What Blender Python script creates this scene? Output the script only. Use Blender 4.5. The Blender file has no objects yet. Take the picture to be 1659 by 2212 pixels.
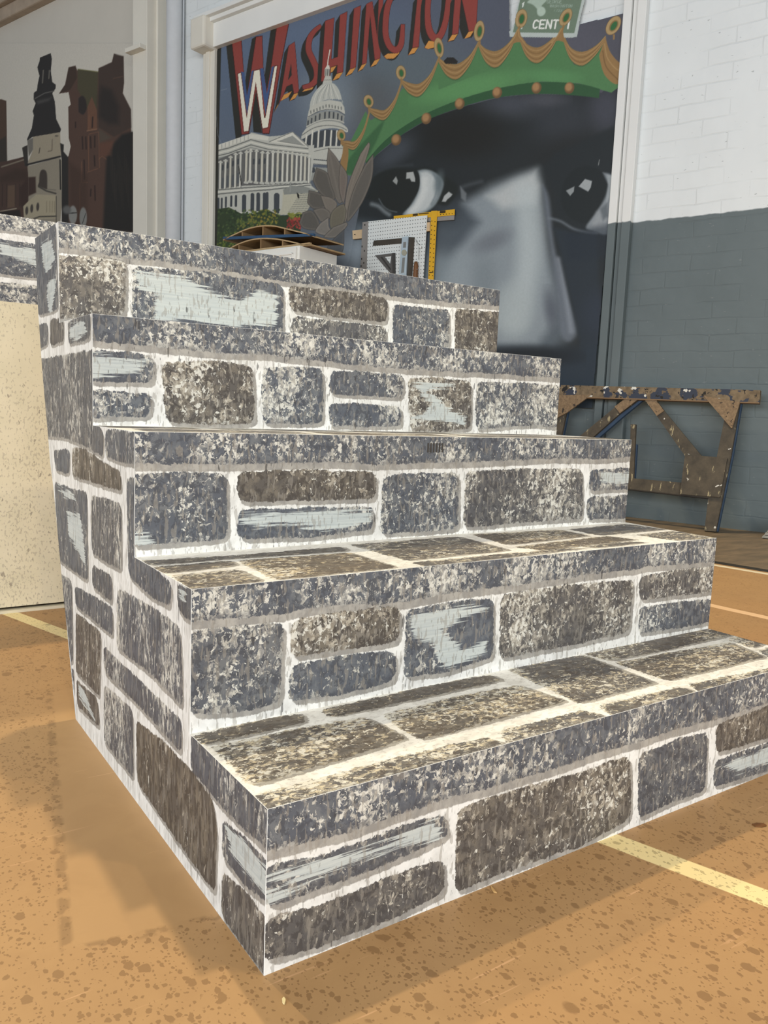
import bpy, math, random
import numpy as np
from mathutils import Matrix, Vector
random.seed(4)
C = bpy.context.scene
COL = C.collection

# ------------------------------------------------------------------ camera
IW, IH = 1659.0, 2212.0
CAM = np.array([-0.37773, -0.75055, 0.64285]); YAW, PIT, ROL, FPX = -0.603134, 1.442332, 0.0399224, 1729.856
def _rot(a, b, c):
    ca, sa, cb, sb, cc, sc = math.cos(a), math.sin(a), math.cos(b), math.sin(b), math.cos(c), math.sin(c)
    return np.array([[ca,-sa,0],[sa,ca,0],[0,0,1.]]) @ np.array([[1,0,0],[0,cb,-sb],[0,sb,cb]]) @ np.array([[cc,-sc,0],[sc,cc,0],[0,0,1.]])
RM = _rot(YAW, PIT, ROL)
cd = bpy.data.cameras.new('camera'); cam = bpy.data.objects.new('camera', cd); COL.objects.link(cam)
cd.sensor_fit = 'HORIZONTAL'; cd.sensor_width = 36; cd.lens = FPX*36/IW; cd.clip_start = 0.05
m4 = Matrix([list(RM[0])+[CAM[0]], list(RM[1])+[CAM[1]], list(RM[2])+[CAM[2]], [0,0,0,1]])
cam.matrix_world = m4
C.camera = cam
C.view_settings.view_transform = 'Standard'; C.view_settings.look = 'None'; C.view_settings.gamma = 1.0
C.view_settings.use_curve_mapping = False; C.view_settings.exposure = 0.0

# ------------------------------------------------------------------ light
w = bpy.data.worlds.new('World'); C.world = w; w.use_nodes = True
bg = w.node_tree.nodes['Background']; bg.inputs[0].default_value = (0.88, 0.94, 1.0, 1); bg.inputs[1].default_value = 0.23
def lamp(name, loc, tgt, energy, col, cone, size=0.10):
    l = bpy.data.lights.new(name, 'SPOT'); l.energy = energy; l.color = col; l.shadow_soft_size = size
    l.spot_size = math.radians(cone); l.spot_blend = .35
    o = bpy.data.objects.new(name, l); COL.objects.link(o); o.location = loc
    o.rotation_euler = (Vector(tgt)-Vector(loc)).to_track_quat('-Z', 'Y').to_euler(); return o
WARM = (1.0, 0.80, 0.50)
lamp('hall_lamp', (1.2, 4.0, 8.0), (.5, -.2, .2), 1320, WARM, 64)
lamp('hall_lamp', (-0.9, 7.0, 8.0), (.3, .2, .2), 1220, WARM, 52)
lamp('hall_lamp', (2.2, -2.0, 8.0), (.8, .2, 0), 330, WARM, 70)
lamp('hall_lamp', (3.0, -3.8, 6.0), (.2, .9, .6), 250, WARM, 50)
lamp('hall_lamp', (-0.9, -3.8, 6.0), (.2, .9, .6), 250, WARM, 50)
def area(name, loc, tgt, sx, sy, energy, col):
    l = bpy.data.lights.new(name, 'AREA'); l.shape = 'RECTANGLE'; l.size = sx; l.size_y = sy; l.energy = energy; l.color = col
    o = bpy.data.objects.new(name, l); COL.objects.link(o); o.location = loc
    o.rotation_euler = (Vector(tgt)-Vector(loc)).to_track_quat('-Z', 'Y').to_euler(); return o
area('daylight_window', (-3.2, -8.5, 1.75), (1.4, 1.5, 1.0), 9, 3.0, 620, (0.90, 0.95, 1.0))
area('upper_wall_fill', (-7.5, -1.5, 3.3), (3.0, 2.0, 2.6), 8, 2.6, 560, (0.91, 0.96, 1.0))  # unseen soft area light, added to brighten the upper wall and murals

# ------------------------------------------------------------------ projection helpers (measuring only: pixel -> point on a real plane)
def ray(u, v): return RM @ np.array([(u-IW/2)/FPX, (IH/2-v)/FPX, -1.0])
def on_plane(u, v, P, n):
    d = ray(u, v); P = np.array(P, float); n = np.array(n, float)
    return CAM + d*((P-CAM) @ n)/(d @ n)
def on_floor(u, v, z=0.0): return on_plane(u, v, (0,0,z), (0,0,1))
def project(P):
    q = (np.asarray(P, float)-CAM) @ RM
    return IW/2 + FPX*q[...,0]/-q[...,2], IH/2 - FPX*q[...,1]/-q[...,2]
# the long wall's own frame: s along it (towards the right), q out of it into the room, z up
WA = -1.24935
WD = np.array([math.cos(WA), math.sin(WA), 0.0]); WN = np.array([math.sin(WA), -math.cos(WA), 0.0])
WP = on_floor(1500, 1133); WP[2] = 0
def W(s, q, z): return WP + WD*s + WN*q + np.array([0,0,z])
def wpx(u, v, q=0.0):
    p = on_plane(u, v, WP+WN*q, WN) - WP
    return float(p @ WD), float(p[2])

# ------------------------------------------------------------------ objects
def link(name, me, mat=None, parent=None):
    o = bpy.data.objects.new(name, me); COL.objects.link(o)
    if mat: me.materials.append(mat)
    if parent: o.parent = parent
    return o
def mesh(name, verts, faces, mat=None, parent=None, smooth=False):
    me = bpy.data.meshes.new(name); me.from_pydata([tuple(map(float, v)) for v in verts], [], faces); me.update()
    if smooth:
        for p in me.polygons: p.use_smooth = True
    return link(name, me, mat, parent)
def tag(o, label=None, cat=None, group=None, kind=None):
    if label: o['label'] = label
    if cat: o['category'] = cat
    if group: o['group'] = group
    if kind: o['kind'] = kind
    return o
def empty(name, loc, label, cat, group=None):
    o = bpy.data.objects.new(name, None); COL.objects.link(o); o.location = loc; o.empty_display_size = 0.1
    return tag(o, label, cat, group)
class MB:
    def __init__(s): s.v = []; s.f = []
    def hexa(s, p):                       # 8 points: bottom loop 4, top loop 4
        b = len(s.v); s.v += [tuple(map(float, q)) for q in p]
        s.f += [tuple(b+i for i in t) for t in ((3,2,1,0),(4,5,6,7),(0,1,5,4),(1,2,6,5),(2,3,7,6),(3,0,4,7))]
    def box(s, a, b):
        x0,y0,z0 = a; x1,y1,z1 = b
        s.hexa([(x0,y0,z0),(x1,y0,z0),(x1,y1,z0),(x0,y1,z0),(x0,y0,z1),(x1,y0,z1),(x1,y1,z1),(x0,y1,z1)])
    def prism(s, pts, off):               # polygon of 3D points swept by a vector
        b = len(s.v); n = len(pts); off = np.array(off, float)
        s.v += [tuple(map(float, q)) for q in pts] + [tuple(map(float, np.array(q)+off)) for q in pts]
        s.f += [tuple(range(b, b+n)), tuple(range(b+2*n-1, b+n-1, -1))]
        s.f += [(b+i, b+n+i, b+n+(i+1) % n, b+(i+1) % n) for i in range(n)]
    def tube(s, path, r, k=12):
        path = [np.array(p, float) for p in path]; b = len(s.v)
        for i, p in enumerate(path):
            t = path[min(i+1, len(path)-1)] - path[max(i-1, 0)]; t /= np.linalg.norm(t)
            a = np.cross(t, [0,0,1.0]);
            if np.linalg.norm(a) < .1: a = np.cross(t, [0,1.0,0])
            a /= np.linalg.norm(a); c = np.cross(t, a); rr = r[i] if hasattr(r, '__len__') else r
            for j in range(k):
                an = 2*math.pi*j/k; s.v.append(tuple(p + rr*(a*math.cos(an)+c*math.sin(an))))
        for i in range(len(path)-1):
            for j in range(k):
                s.f.append((b+i*k+j, b+i*k+(j+1) % k, b+(i+1)*k+(j+1) % k, b+(i+1)*k+j))
        s.f += [tuple(b+j for j in range(k-1, -1, -1)), tuple(b+(len(path)-1)*k+j for j in range(k))]
    def build(s, name, mat, parent=None, M=None, smooth=False, bevel=0):
        v = s.v if M is None else [M(*p) for p in s.v]
        o = mesh(name, v, s.f, mat, parent, smooth)
        import bmesh
        bm = bmesh.new(); bm.from_mesh(o.data); bmesh.ops.recalc_face_normals(bm, faces=bm.faces); bm.to_mesh(o.data); bm.free()
        if bevel:
            md = o.modifiers.new('bevel', 'BEVEL'); md.width = bevel; md.segments = 2; md.limit_method = 'ANGLE'
        return o
def local(o, loc):
    """shift a mesh whose vertices are in world space so that they sit under an empty at loc"""
    me = o.data; n = len(me.vertices); a = np.empty(n*3, 'f'); me.vertices.foreach_get('co', a)
    a = a.reshape(-1,3)-np.array(loc, 'f'); me.vertices.foreach_set('co', a.ravel()); me.update()

# ------------------------------------------------------------------ materials
def lin(c):
    c = np.asarray(c, float)/255.0
    return np.where(c <= .04045, c/12.92, ((c+.055)/1.055)**2.4)
def rgb(c): return (*[float(x) for x in lin(c)], 1.0)
class NT:
    def __init__(s, name):
        s.m = bpy.data.materials.new(name); s.m.use_nodes = True; s.t = s.m.node_tree; s.n = s.t.nodes; s.l = s.t.links
        s.b = s.n['Principled BSDF']
    def put(s, sock, v):
        if isinstance(v, (int, float)): sock.default_value = v
        elif isinstance(v, tuple):
            sock.default_value = v if len(v) == len(sock.default_value) else (v[:3] if len(sock.default_value) == 3 else v)
        elif v is not None: s.l.new(v, sock)
    def math(s, op, a, b=0.0, c=0.0, clamp=False):
        n = s.n.new('ShaderNodeMath'); n.operation = op; n.use_clamp = clamp
        s.put(n.inputs[0], a); s.put(n.inputs[1], b); s.put(n.inputs[2], c); return n.outputs[0]
    def add(s, a, b): return s.math('ADD', a, b)
    def mul(s, a, b): return s.math('MULTIPLY', a, b)
    def sub(s, a, b): return s.math('SUBTRACT', a, b)
    def step(s, v, a, b, o0=0.0, o1=1.0):
        n = s.n.new('ShaderNodeMapRange'); s.put(n.inputs[0], v); n.inputs[1].default_value = a; n.inputs[2].default_value = b
        n.inputs[3].default_value = o0; n.inputs[4].default_value = o1; n.clamp = True; return n.outputs[0]
    def mix(s, f, a, b, mode='MIX'):
        n = s.n.new('ShaderNodeMix'); n.data_type = 'RGBA'; n.blend_type = mode
        s.put(n.inputs[0], f); s.put(n.inputs[6], a); s.put(n.inputs[7], b); return n.outputs[2]
    def obj(s): return s.n.new('ShaderNodeTexCoord').outputs['Object']
    def map(s, v, sc=(1,1,1), rot=(0,0,0), loc=(0,0,0)):
        n = s.n.new('ShaderNodeMapping'); s.put(n.inputs[0], v); n.inputs['Scale'].default_value = sc
        n.inputs['Rotation'].default_value = rot; n.inputs['Location'].default_value = loc; return n.outputs[0]
    def noise(s, v, scale, detail=3, rough=.5, dist=0.0):
        n = s.n.new('ShaderNodeTexNoise'); s.put(n.inputs['Vector'], v); n.inputs['Scale'].default_value = scale
        n.inputs['Detail'].default_value = detail; n.inputs['Roughness'].default_value = rough; n.inputs['Distortion'].default_value = dist
        return n.outputs['Fac']
    def voro(s, v, scale, rnd=1.0):
        n = s.n.new('ShaderNodeTexVoronoi'); s.put(n.inputs['Vector'], v); n.inputs['Scale'].default_value = scale
        n.inputs['Randomness'].default_value = rnd; return n.outputs['Distance'], n.outputs['Color']
    def attr(s, name, col=False):
        n = s.n.new('ShaderNodeAttribute'); n.attribute_name = name; return n.outputs['Color'] if col else n.outputs['Fac']
    def sep(s, v):
        n = s.n.new('ShaderNodeSeparateXYZ'); s.put(n.inputs[0], v); return n.outputs
    def bump(s, h, strength=.3, dist=.01):
        n = s.n.new('ShaderNodeBump'); s.put(n.inputs['Height'], h); n.inputs['Strength'].default_value = strength
        n.inputs['Distance'].default_value = dist; s.l.new(n.outputs[0], s.b.inputs['Normal'])
    def out(s, col, rough=.6, metal=0.0, spec=.3):
        s.put(s.b.inputs['Base Color'], col); s.put(s.b.inputs['Roughness'], rough); s.put(s.b.inputs['Metallic'], metal)
        s.b.inputs['Specular IOR Level'].default_value = spec
        return s.m

def plain(name, c, rough=.6, metal=0.0, var=.06, scale=14.0, spec=.3, stretch=(1,1,1)):
    t = NT(name); v = t.map(t.obj(), stretch)
    n = t.noise(v, scale, 4, .6)
    k = t.step(n, .3, .7, 1-var, 1+var)
    mm = t.n.new('ShaderNodeVectorMath'); mm.operation = 'SCALE'; mm.inputs[0].default_value = rgb(c)[:3]; t.put(mm.inputs['Scale'], k)
    return t.out(mm.outputs[0], rough, metal, spec)

def stone_mat(name, sc, fl, dripsc, streak, drip=1.0, dark=1.0, bias=0.0, light=((204,201,190),(186,178,162)), lo=((76,79,86),(72,66,60)), rag=1.0):
    """faux stone paint: the attributes say where each stone lies, the splatter is procedural"""
    t = NT(name); o = t.obj(); v = t.map(o, sc)
    sd, sh, ty, dn, br = [t.attr(a) for a in ('sd','sh','ty','dn','br')]
    f1 = t.noise(t.map(v, loc=(11,3,4)), fl, 6, .68, .55)
    e = t.add(t.mul(t.sub(t.noise(v, 120, 4, .7), .5), .013*rag), t.mul(t.sub(t.noise(v, 22, 2), .5), .010))
    sdn = t.add(sd, e); m = t.step(sdn, -.0006, .0006)
    shn = t.add(sh, t.mul(e, .6)); ms = t.step(shn, -.0008, .0008)
    big = t.noise(t.map(v, loc=(3,7,2)), 9, 3, .6)
    base = t.mix(ty, rgb((93,98,107)), rgb((96,90,83)))
    tone = t.noise(t.map(v, loc=(1,2,9)), 38, 5, .65, .3)
    base = t.mix(t.mul(t.step(tone, .46, .58), .85), base, t.mix(ty, rgb((116,120,124)), rgb((124,115,101))))
    base = t.mix(t.mul(t.step(t.noise(t.map(v, loc=(5,5,5)), 80, 5, .68, .5), .50, .55), .75), base, t.mix(ty, rgb(lo[0]), rgb(lo[1])))
    thr = t.sub(t.add(.53-bias, t.mul(t.sub(.5, big), .50)), t.mul(t.sub(dn, .5), .17))
    thr = t.sub(thr, t.step(sd, .010, .0, 0.0, .035*rag))
    fm = t.step(t.sub(f1, thr), .040, .052)
    lc = t.mix(ty, rgb(light[0]), rgb(light[1]))
    lc = t.mix(t.step(t.noise(v, 150, 3, .6), .45, .55), lc, t.mix(ty, rgb((158,158,156)), rgb((152,142,126))))
    base = t.mix(t.mul(fm, t.step(t.noise(v, 70, 2), .3, .6, .55, .95)), base, lc)
    f2 = t.noise(t.map(v, loc=(8,1,6)), fl*1.5, 5, .68, .5)
    base = t.mix(t.mul(t.step(t.sub(f2, thr), .085, .095), .85), base, rgb((226,224,214)))
    # a darker painted edge along the lower and right side of each stone
    rim = t.mul(m, t.step(t.sub(sh, sd), -.0015, .0025))
    edge = t.mul(t.step(sd, .012, .004), t.step(t.sub(sh, sd), .0005, .003))
    base = t.mix(t.mul(edge, t.step(tone, .3, .6, .75, .35)), base, t.mix(ty, rgb((84,86,92)), rgb((82,76,70))))
    # dry-brushed streaks
    st = t.noise(t.map(o, streak), 1.0, 5, .7)
    bm_ = t.step(t.add(br, t.mul(t.sub(st, .5), .055)), -.0015, .0015)
    bcol = t.mix(t.step(st, .35, .7), rgb((182,190,190)), rgb((208,213,208)))
    base = t.mix(bm_, base, bcol)
    mort = t.mix(t.step(t.noise(v, 34, 4, .6), .42, .66), rgb((240,240,236)), rgb((217,216,211)))
    col = t.mix(t.mul(ms, .82), mort, t.mix(t.step(tone, .42, .58), rgb((158,153,144)), rgb((124,120,114))))
    col = t.mix(m, col, base)
    # drips and flicks
    d1 = t.noise(t.map(o, dripsc), 1.0, 2, .5)
    col = t.mix(t.mul(t.step(d1, .585, .60), .50*drip), col, rgb((150,144,134)))
    d3 = t.noise(t.map(o, tuple(k*1.3 for k in dripsc), loc=(12,40,9)), 1.0, 2, .5)
    col = t.mix(t.mul(t.step(d3, .645, .66), .40*drip), col, rgb((112,108,102)))
    d2 = t.noise(t.map(o, tuple(k*.8 for k in dripsc), loc=(30,10,5)), 1.0, 2, .5)
    col = t.mix(t.mul(t.step(d2, .69, .705), .7*drip), col, rgb((70,68,68)))
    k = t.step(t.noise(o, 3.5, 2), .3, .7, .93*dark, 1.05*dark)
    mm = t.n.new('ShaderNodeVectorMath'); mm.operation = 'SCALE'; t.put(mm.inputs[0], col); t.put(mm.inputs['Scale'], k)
    t.bump(t.add(fm, m), .10, .002)
    return t.out(mm.outputs[0], .55, 0, .3)
M_RISER = stone_mat('riser_stone_paint', (1,1,.8), 82, (150,150,38), (9,9,260))
M_SIDE = stone_mat('side_stone_paint_shaded', (1,1.25,.42), 84, (140,140,22), (9,12,200), .8, .86)  # overall darkening puts the shade of the side faces into their paint
M_TREAD = stone_mat('tread_stone_paint', (.75,1.1,1), 88, (90,130,70), (10,200,10), .45, 1.0, .0, ((218,212,192),(214,200,168)), ((88,82,78),(84,74,64)), 1.6)
M_PLY = plain('raw_plywood', (176,146,104), .7, var=.15, scale=9)
M_PLYD = plain('weathered_plywood', (120,98,74), .75, var=.2, scale=12)

# ------------------------------------------------------------------ signed distance to painted outlines
def round_poly(P, r):
    P = np.array(P, float); n = len(P); out = []
    for i in range(n):
        a, b, c = P[i-1], P[i], P[(i+1) % n]
        u = a-b; v = c-b; lu = np.hypot(*u); lv = np.hypot(*v); k = min(r, .35*lu, .35*lv)
        u = u/lu*k; v = v/lv*k
        for tt in (0, .33, .67, 1): out.append((1-tt)**2*(b+u) + 2*tt*(1-tt)*b + tt*tt*(b+v))
    return np.array(out)
def sdf(P, X, Y):
    P = np.asarray(P, float); n = len(P); d = np.full(X.shape, 1e9); ins = np.zeros(X.shape, bool)
    for i in range(n):
        x0, y0 = P[i-1]; x1, y1 = P[i]; ex, ey = x1-x0, y1-y0; L = ex*ex+ey*ey+1e-12
        t = np.clip(((X-x0)*ex+(Y-y0)*ey)/L, 0, 1)
        d = np.minimum(d, (X-x0-t*ex)**2+(Y-y0-t*ey)**2)
        if y0 != y1: ins ^= ((y0 > Y) != (y1 > Y)) & (X < (x1-x0)*(Y-y0)/(y1-y0)+x0)
    d = np.sqrt(d); return np.where(ins, d, -d)
def near(P, X, Y, mgn):
    P = np.asarray(P); return (X > P[:,0].min()-mgn) & (X < P[:,0].max()+mgn) & (Y > P[:,1].min()-mgn) & (Y < P[:,1].max()+mgn)
def stones(X, Y, L, shift=(.006,-.008), rr=.016):
    n = len(X); sd = np.full(n, -.03); sh = np.full(n, -.03); ty = np.zeros(n); dn = np.full(n, .5); br = np.full(n, -.03)
    for st in L:
        P = np.array(st['p']); P = P if st.get('band') else round_poly(P, rr)
        k = near(P, X, Y, .035)
        if not k.any(): continue
        idx = np.where(k)[0]; x = X[idx]; y = Y[idx]
        d = sdf(P, x, y); up = d > sd[idx]
        sd[idx] = np.maximum(sd[idx], d); ty[idx] = np.where(up, st['t'], ty[idx]); dn[idx] = np.where(up, st['d'], dn[idx])
        hx, hy = st.get('sh', shift)
        sh[idx] = np.maximum(sh[idx], sdf(P, x-hx, y-hy))
        b = np.full(len(idx), -.05)
        for Q in st.get('br', []): b = np.maximum(b, sdf(Q, x, y))
        br[idx] = np.where(up, b, br[idx])
    return sd, sh, ty, dn, br
def set_attrs(me, A):
    for nm, a in zip(('sd','sh','ty','dn','br'), A):
        at = me.attributes.new(nm, 'FLOAT', 'POINT'); at.data.foreach_set('value', np.asarray(a, 'f'))
def grid_mesh(name, patches, thick, mat, parent, A_fn, loc):
    """patches: (n,m,3) arrays of world points; each becomes the painted face of a board with real thickness (vector thick)"""
    V = []; F = []; fin = []; base = 0; th = np.array(thick, float)
    for G in patches:
        n, m = G.shape[:2]; V.append(G.reshape(-1,3)); ii = np.arange(n*m).reshape(n, m)+base
        q = np.stack([ii[:-1,:-1], ii[:-1,1:], ii[1:,1:], ii[1:,:-1]], -1).reshape(-1,4); F += q.tolist(); fin.append(n*m); base += n*m
    nf = base
    for G in patches:
        n, m = G.shape[:2]; c = [G[0,0], G[0,-1], G[-1,-1], G[-1,0]]
        V.append(np.array(c+[x+th for x in c])); b = base; base += 8
        F += [[b+7,b+6,b+5,b+4],[b,b+4,b+5,b+1],[b+1,b+5,b+6,b+2],[b+2,b+6,b+7,b+3],[b+3,b+7,b+4,b]]
    V = np.concatenate(V); A = A_fn(V)
    for k, a in enumerate(A): a[nf:] = {0:-.03,1:-.03,2:0,3:.5,4:-.05}[k]
    me = bpy.data.meshes.new(name); me.from_pydata((V-np.array(loc)).tolist(), [], F); me.update()
    set_attrs(me, A)
    return link(name, me, mat, parent)
# ================================================================== the painted staircase
SY = [0.0, .23397, .47436, .71348, .95942]; SZ = [0.0, .2, .39805, .5927, .78586, .97977]; SW = 1.1604
def fr(Y):  return (lambda u, v: (lambda p: (p[0], p[2]))(on_plane(u, v, (0,Y,0), (0,1,0))))
def tr(Z):  return (lambda u, v: (lambda p: (p[0], p[1]))(on_plane(u, v, (0,0,Z), (0,0,1))))
def sdp(u, v): p = on_plane(u, v, (0,0,0), (1,0,0)); return (p[1], p[2])
def S(f, px, t=0.0, d=.5, br=(), band=False, sh=None):
    r = dict(p=[f(*q) for q in px], t=t, d=d, br=[[f(*q) for q in b] for b in br])
    if band: r['band'] = True
    if sh: r['sh'] = sh
    return r
def bandpoly(Y, zt, low, x1=None):
    """the blotchy nosing band: straight along the top edge, wavering below (low = pixels)"""
    f = fr(Y); lo = [f(*q) for q in low]
    lo[0] = (-.02, lo[0][1]); lo[-1] = ((SW+.02) if x1 is None else x1, lo[-1][1])
    return dict(p=[(-.02, zt+.05)]+lo+[(lo[-1][0], zt+.05)], t=.05, d=.62, br=[], band=True, sh=(0, -.012))
RIS = []
f = fr(SY[0])
RIS.append([bandpoly(0, SZ[1], [(580,1838),(670,1815),(764,1794),(870,1755),(985,1721),(1100,1690),(1218,1654),(1310,1622),(1386,1600),(1470,1574),(1553,1553),(1659,1517)]),
 S(f,[(570,1872),(700,1846),(850,1790),(962,1756),(968,1806),(900,1838),(760,1898),(570,1965)],.25,.35,[[(560,1900),(640,1905),(720,1880),(860,1830),(955,1812),(940,1770),(850,1815),(740,1850),(680,1862),(600,1885)],[(560,1925),(650,1920),(600,1950),(560,1955)]]),
 S(f,[(570,1985),(700,1950),(850,1890),(961,1851),(961,1928),(850,1985),(700,2040),(568,2082)],.7,.38),
 S(f,[(988,1745),(1100,1708),(1250,1668),(1362,1630),(1364,1767),(1250,1830),(1100,1880),(981,1932)],.85,.55),
 S(f,[(1379,1632),(1450,1600),(1529,1580),(1523,1707),(1450,1735),(1376,1770)],.25,.42),
 S(f,[(1546,1566),(1640,1532),(1759,1490),(1759,1560),(1640,1600),(1546,1629)],.9,.35),
 S(f,[(1546,1642),(1640,1610),(1759,1570),(1759,1630),(1640,1672),(1540,1702)],.2,.4,[[(1560,1655),(1640,1625),(1680,1600),(1680,1640),(1600,1665)]])])
f = fr(SY[1])
RIS.append([bandpoly(SY[1], SZ[2], [(415,1341),(500,1337),(604,1326),(680,1313),(754,1307),(880,1300),(1000,1278),(1121,1264),(1210,1250),(1300,1238),(1420,1222),(1544,1215)]),
 S(f,[(405,1362),(510,1352),(613,1343),(606,1520),(520,1538),(405,1546)],.2,.62),
 S(f,[(628,1340),(740,1320),(866,1309),(862,1387),(750,1403),(627,1421)],.9,.6),
 S(f,[(627,1436),(740,1415),(855,1405),(855,1469),(740,1500),(623,1516)],.1,.45),
 S(f,[(876,1318),(970,1300),(1065,1291),(1066,1420),(970,1450),(872,1466)],.05,.35,[[(885,1325),(1000,1312),(1055,1315),(1000,1335),(955,1365),(1000,1400),(1050,1385),(1050,1410),(970,1442),(950,1430),(935,1390),(890,1375)]]),
 S(f,[(1082,1283),(1230,1262),(1369,1252),(1360,1365),(1230,1395),(1078,1423)],.65,.62),
 S(f,[(1380,1246),(1460,1230),(1560,1222),(1560,1276),(1460,1288),(1382,1297)],.6,.6),
 S(f,[(1380,1312),(1460,1300),(1560,1292),(1560,1340),(1460,1358),(1377,1370)],.1,.55)])
f = fr(SY[2])
RIS.append([bandpoly(SY[2], SZ[3], [(294,1001),(494,1003),(600,1001),(700,998),(808,1003),(921,1000),(1030,998),(1138,993),(1200,990),(1290,992),(1360,986)]),
 S(f,[(280,1023),(400,1020),(491,1023),(491,1163),(400,1172),(280,1180)],.12,.5,[[(280,1150),(320,1155),(340,1172),(280,1176)]]),
 S(f,[(511,1020),(660,1014),(812,1018),(812,1078),(660,1082),(511,1085)],.9,.42),
 S(f,[(512,1100),(660,1095),(808,1094),(805,1146),(660,1162),(515,1165)],.05,.4,[[(515,1112),(640,1106),(800,1102),(800,1125),(700,1148),(600,1130),(560,1138),(520,1128)]]),
 S(f,[(826,1028),(910,1020),(991,1022),(991,1142),(900,1150),(822,1153)],.1,.6),
 S(f,[(1005,1018),(1130,1012),(1258,1012),(1258,1120),(1130,1128),(1000,1140)],.5,.62),
 S(f,[(1274,1013),(1380,1011),(1380,1054),(1271,1062)],.1,.5,[[(1300,1022),(1380,1020),(1380,1046),(1300,1042)]]),
 S(f,[(1269,1073),(1380,1069),(1380,1119),(1267,1124)],.2,.55)])
f = fr(SY[3])
RIS.append([bandpoly(SY[3], SZ[4], [(197,734),(349,750),(465,762),(560,766),(660,776),(757,788),(874,797),(960,803),(1039,806),(1090,808),(1211,818)]),
 S(f,[(185,758),(260,760),(331,768),(330,829),(260,826),(185,824)],.05,.45,[[(185,764),(280,776),(315,782),(300,800),(240,812),(200,815),(185,815)]]),
 S(f,[(185,842),(330,850),(322,900),(185,903)],.05,.7),
 S(f,[(349,784),(450,778),(545,789),(553,915),(450,918),(358,912)],.85,.45),
 S(f,[(567,792),(698,794),(697,916),(566,916)],.05,.55),
 S(f,[(712,799),(872,808),(870,860),(712,850)],.1,.5),
 S(f,[(712,870),(868,876),(868,921),(710,922)],.05,.5),
 S(f,[(882,818),(950,814),(1019,824),(1017,926),(950,934),(884,930)],.8,.55,[[(892,830),(985,826),(960,838),(925,846),(975,890),(1005,905),(1003,918),(930,906),(888,904),(920,890),(935,872),(900,842)]]),
 S(f,[(1029,824),(1230,832),(1230,928),(1150,918),(1027,928)],.15,.72)])
f = fr(SY[4])
RIS.append([bandpoly(SY[4], SZ[5], [(123,532),(200,544),(277,558),(340,564),(422,578),(520,592),(613,608),(700,618),(796,632),(880,643),(972,654),(1080,660)]),
 S(f,[(110,552),(180,550),(273,563),(270,679),(190,686),(110,690)],.75,.6),
 S(f,[(285,574),(450,588),(611,615),(613,733),(450,722),(285,718)],.05,.5,[[(292,585),(400,600),(450,625),(520,650),(560,625),(600,640),(595,700),(500,705),(400,690),(330,700),(340,640),(300,620)]]),
 S(f,[(623,617),(730,627),(837,644),(837,697),(730,686),(629,671)],.85,.65),
 S(f,[(631,682),(835,706),(833,770),(623,750)],.45,.68),
 S(f,[(849,657),(972,670),(970,775),(847,760)],.08,.5),
 S(f,[(982,667),(1100,676),(1100,790),(982,775)],.85,.45)])
TRE = []
f = tr(SZ[1])
TRE.append([S(f,[(405,1592),(530,1562),(652,1541),(662,1560),(560,1585),(436,1611)],.9,.35),
 S(f,[(690,1534),(900,1487),(1060,1457),(1087,1470),(900,1512),(715,1550)],.8,.4),
 S(f,[(455,1614),(620,1578),(790,1549),(880,1596),(720,1648),(540,1700)],.75,.75),
 S(f,[(822,1545),(960,1510),(1120,1480),(1225,1515),(1060,1560),(905,1600)],.8,.72),
 S(f,[(1091,1445),(1258,1415),(1418,1476),(1249,1521)],.55,.55),
 S(f,[(1258,1412),(1410,1380),(1548,1352),(1591,1371),(1450,1402),(1318,1429)],.7,.5),
 S(f,[(1326,1432),(1574,1387),(1655,1420),(1441,1472)],.75,.7),
 S(f,[(545,1720),(800,1650),(1045,1593),(1095,1606),(800,1690),(575,1760)],.55,.75),
 S(f,[(1078,1579),(1258,1535),(1309,1547),(1095,1612)],.45,.8),
 S(f,[(1294,1525),(1469,1484),(1506,1495),(1326,1550)],.55,.5),
 S(f,[(1484,1479),(1700,1436),(1740,1450),(1518,1500)],.5,.65),
 S(f,[(1570,1382),(1600,1369),(1651,1391),(1625,1401)],.5,.6),
 S(f,[(1634,1405),(1690,1392),(1760,1420),(1690,1440)],.2,.5)])
f = tr(SZ[2])
TRE.append([S(f,[(300,1212),(500,1200),(740,1181),(752,1191),(500,1208),(315,1222)],.6,.45),
 S(f,[(322,1226),(500,1211),(512,1222),(352,1240)],.7,.5),
 S(f,[(511,1211),(754,1194),(858,1226),(592,1254)],.95,.72),
 S(f,[(368,1244),(514,1230),(567,1256),(410,1276)],.7,.6),
 S(f,[(754,1177),(989,1159),(1102,1189),(876,1212)],.55,.6),
 S(f,[(1016,1155),(1206,1144),(1274,1158),(1093,1178)],.75,.6),
 S(f,[(1225,1144),(1351,1132),(1440,1144),(1294,1157)],.3,.45),
 S(f,[(1108,1182),(1309,1158),(1377,1166),(1172,1190)],.9,.65),
 S(f,[(1373,1156),(1454,1147),(1560,1163),(1454,1168)],.55,.7),
 S(f,[(886,1216),(1225,1184),(1270,1184),(920,1226)],.5,.6),
 S(f,[(1245,1182),(1360,1170),(1400,1172),(1290,1184)],.55,.6)])
TRE.append([dict(p=[(x0, .49), (x0+.30, .485), (x0+.31, .60), (x0+.01, .60)], t=(.2, .7, .3, .6)[i], d=.6, br=[]) for i, x0 in enumerate((.02, .35, .68, .99))] +
           [dict(p=[(x0, .625), (x0+.26, .62), (x0+.27, .70), (x0, .70)], t=(.6, .2, .8, .4)[i], d=.6, br=[]) for i, x0 in enumerate((-.1, .20, .50, .82))])
TRE.append(TRE[2]); TRE.append(TRE[2])
f = sdp
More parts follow.
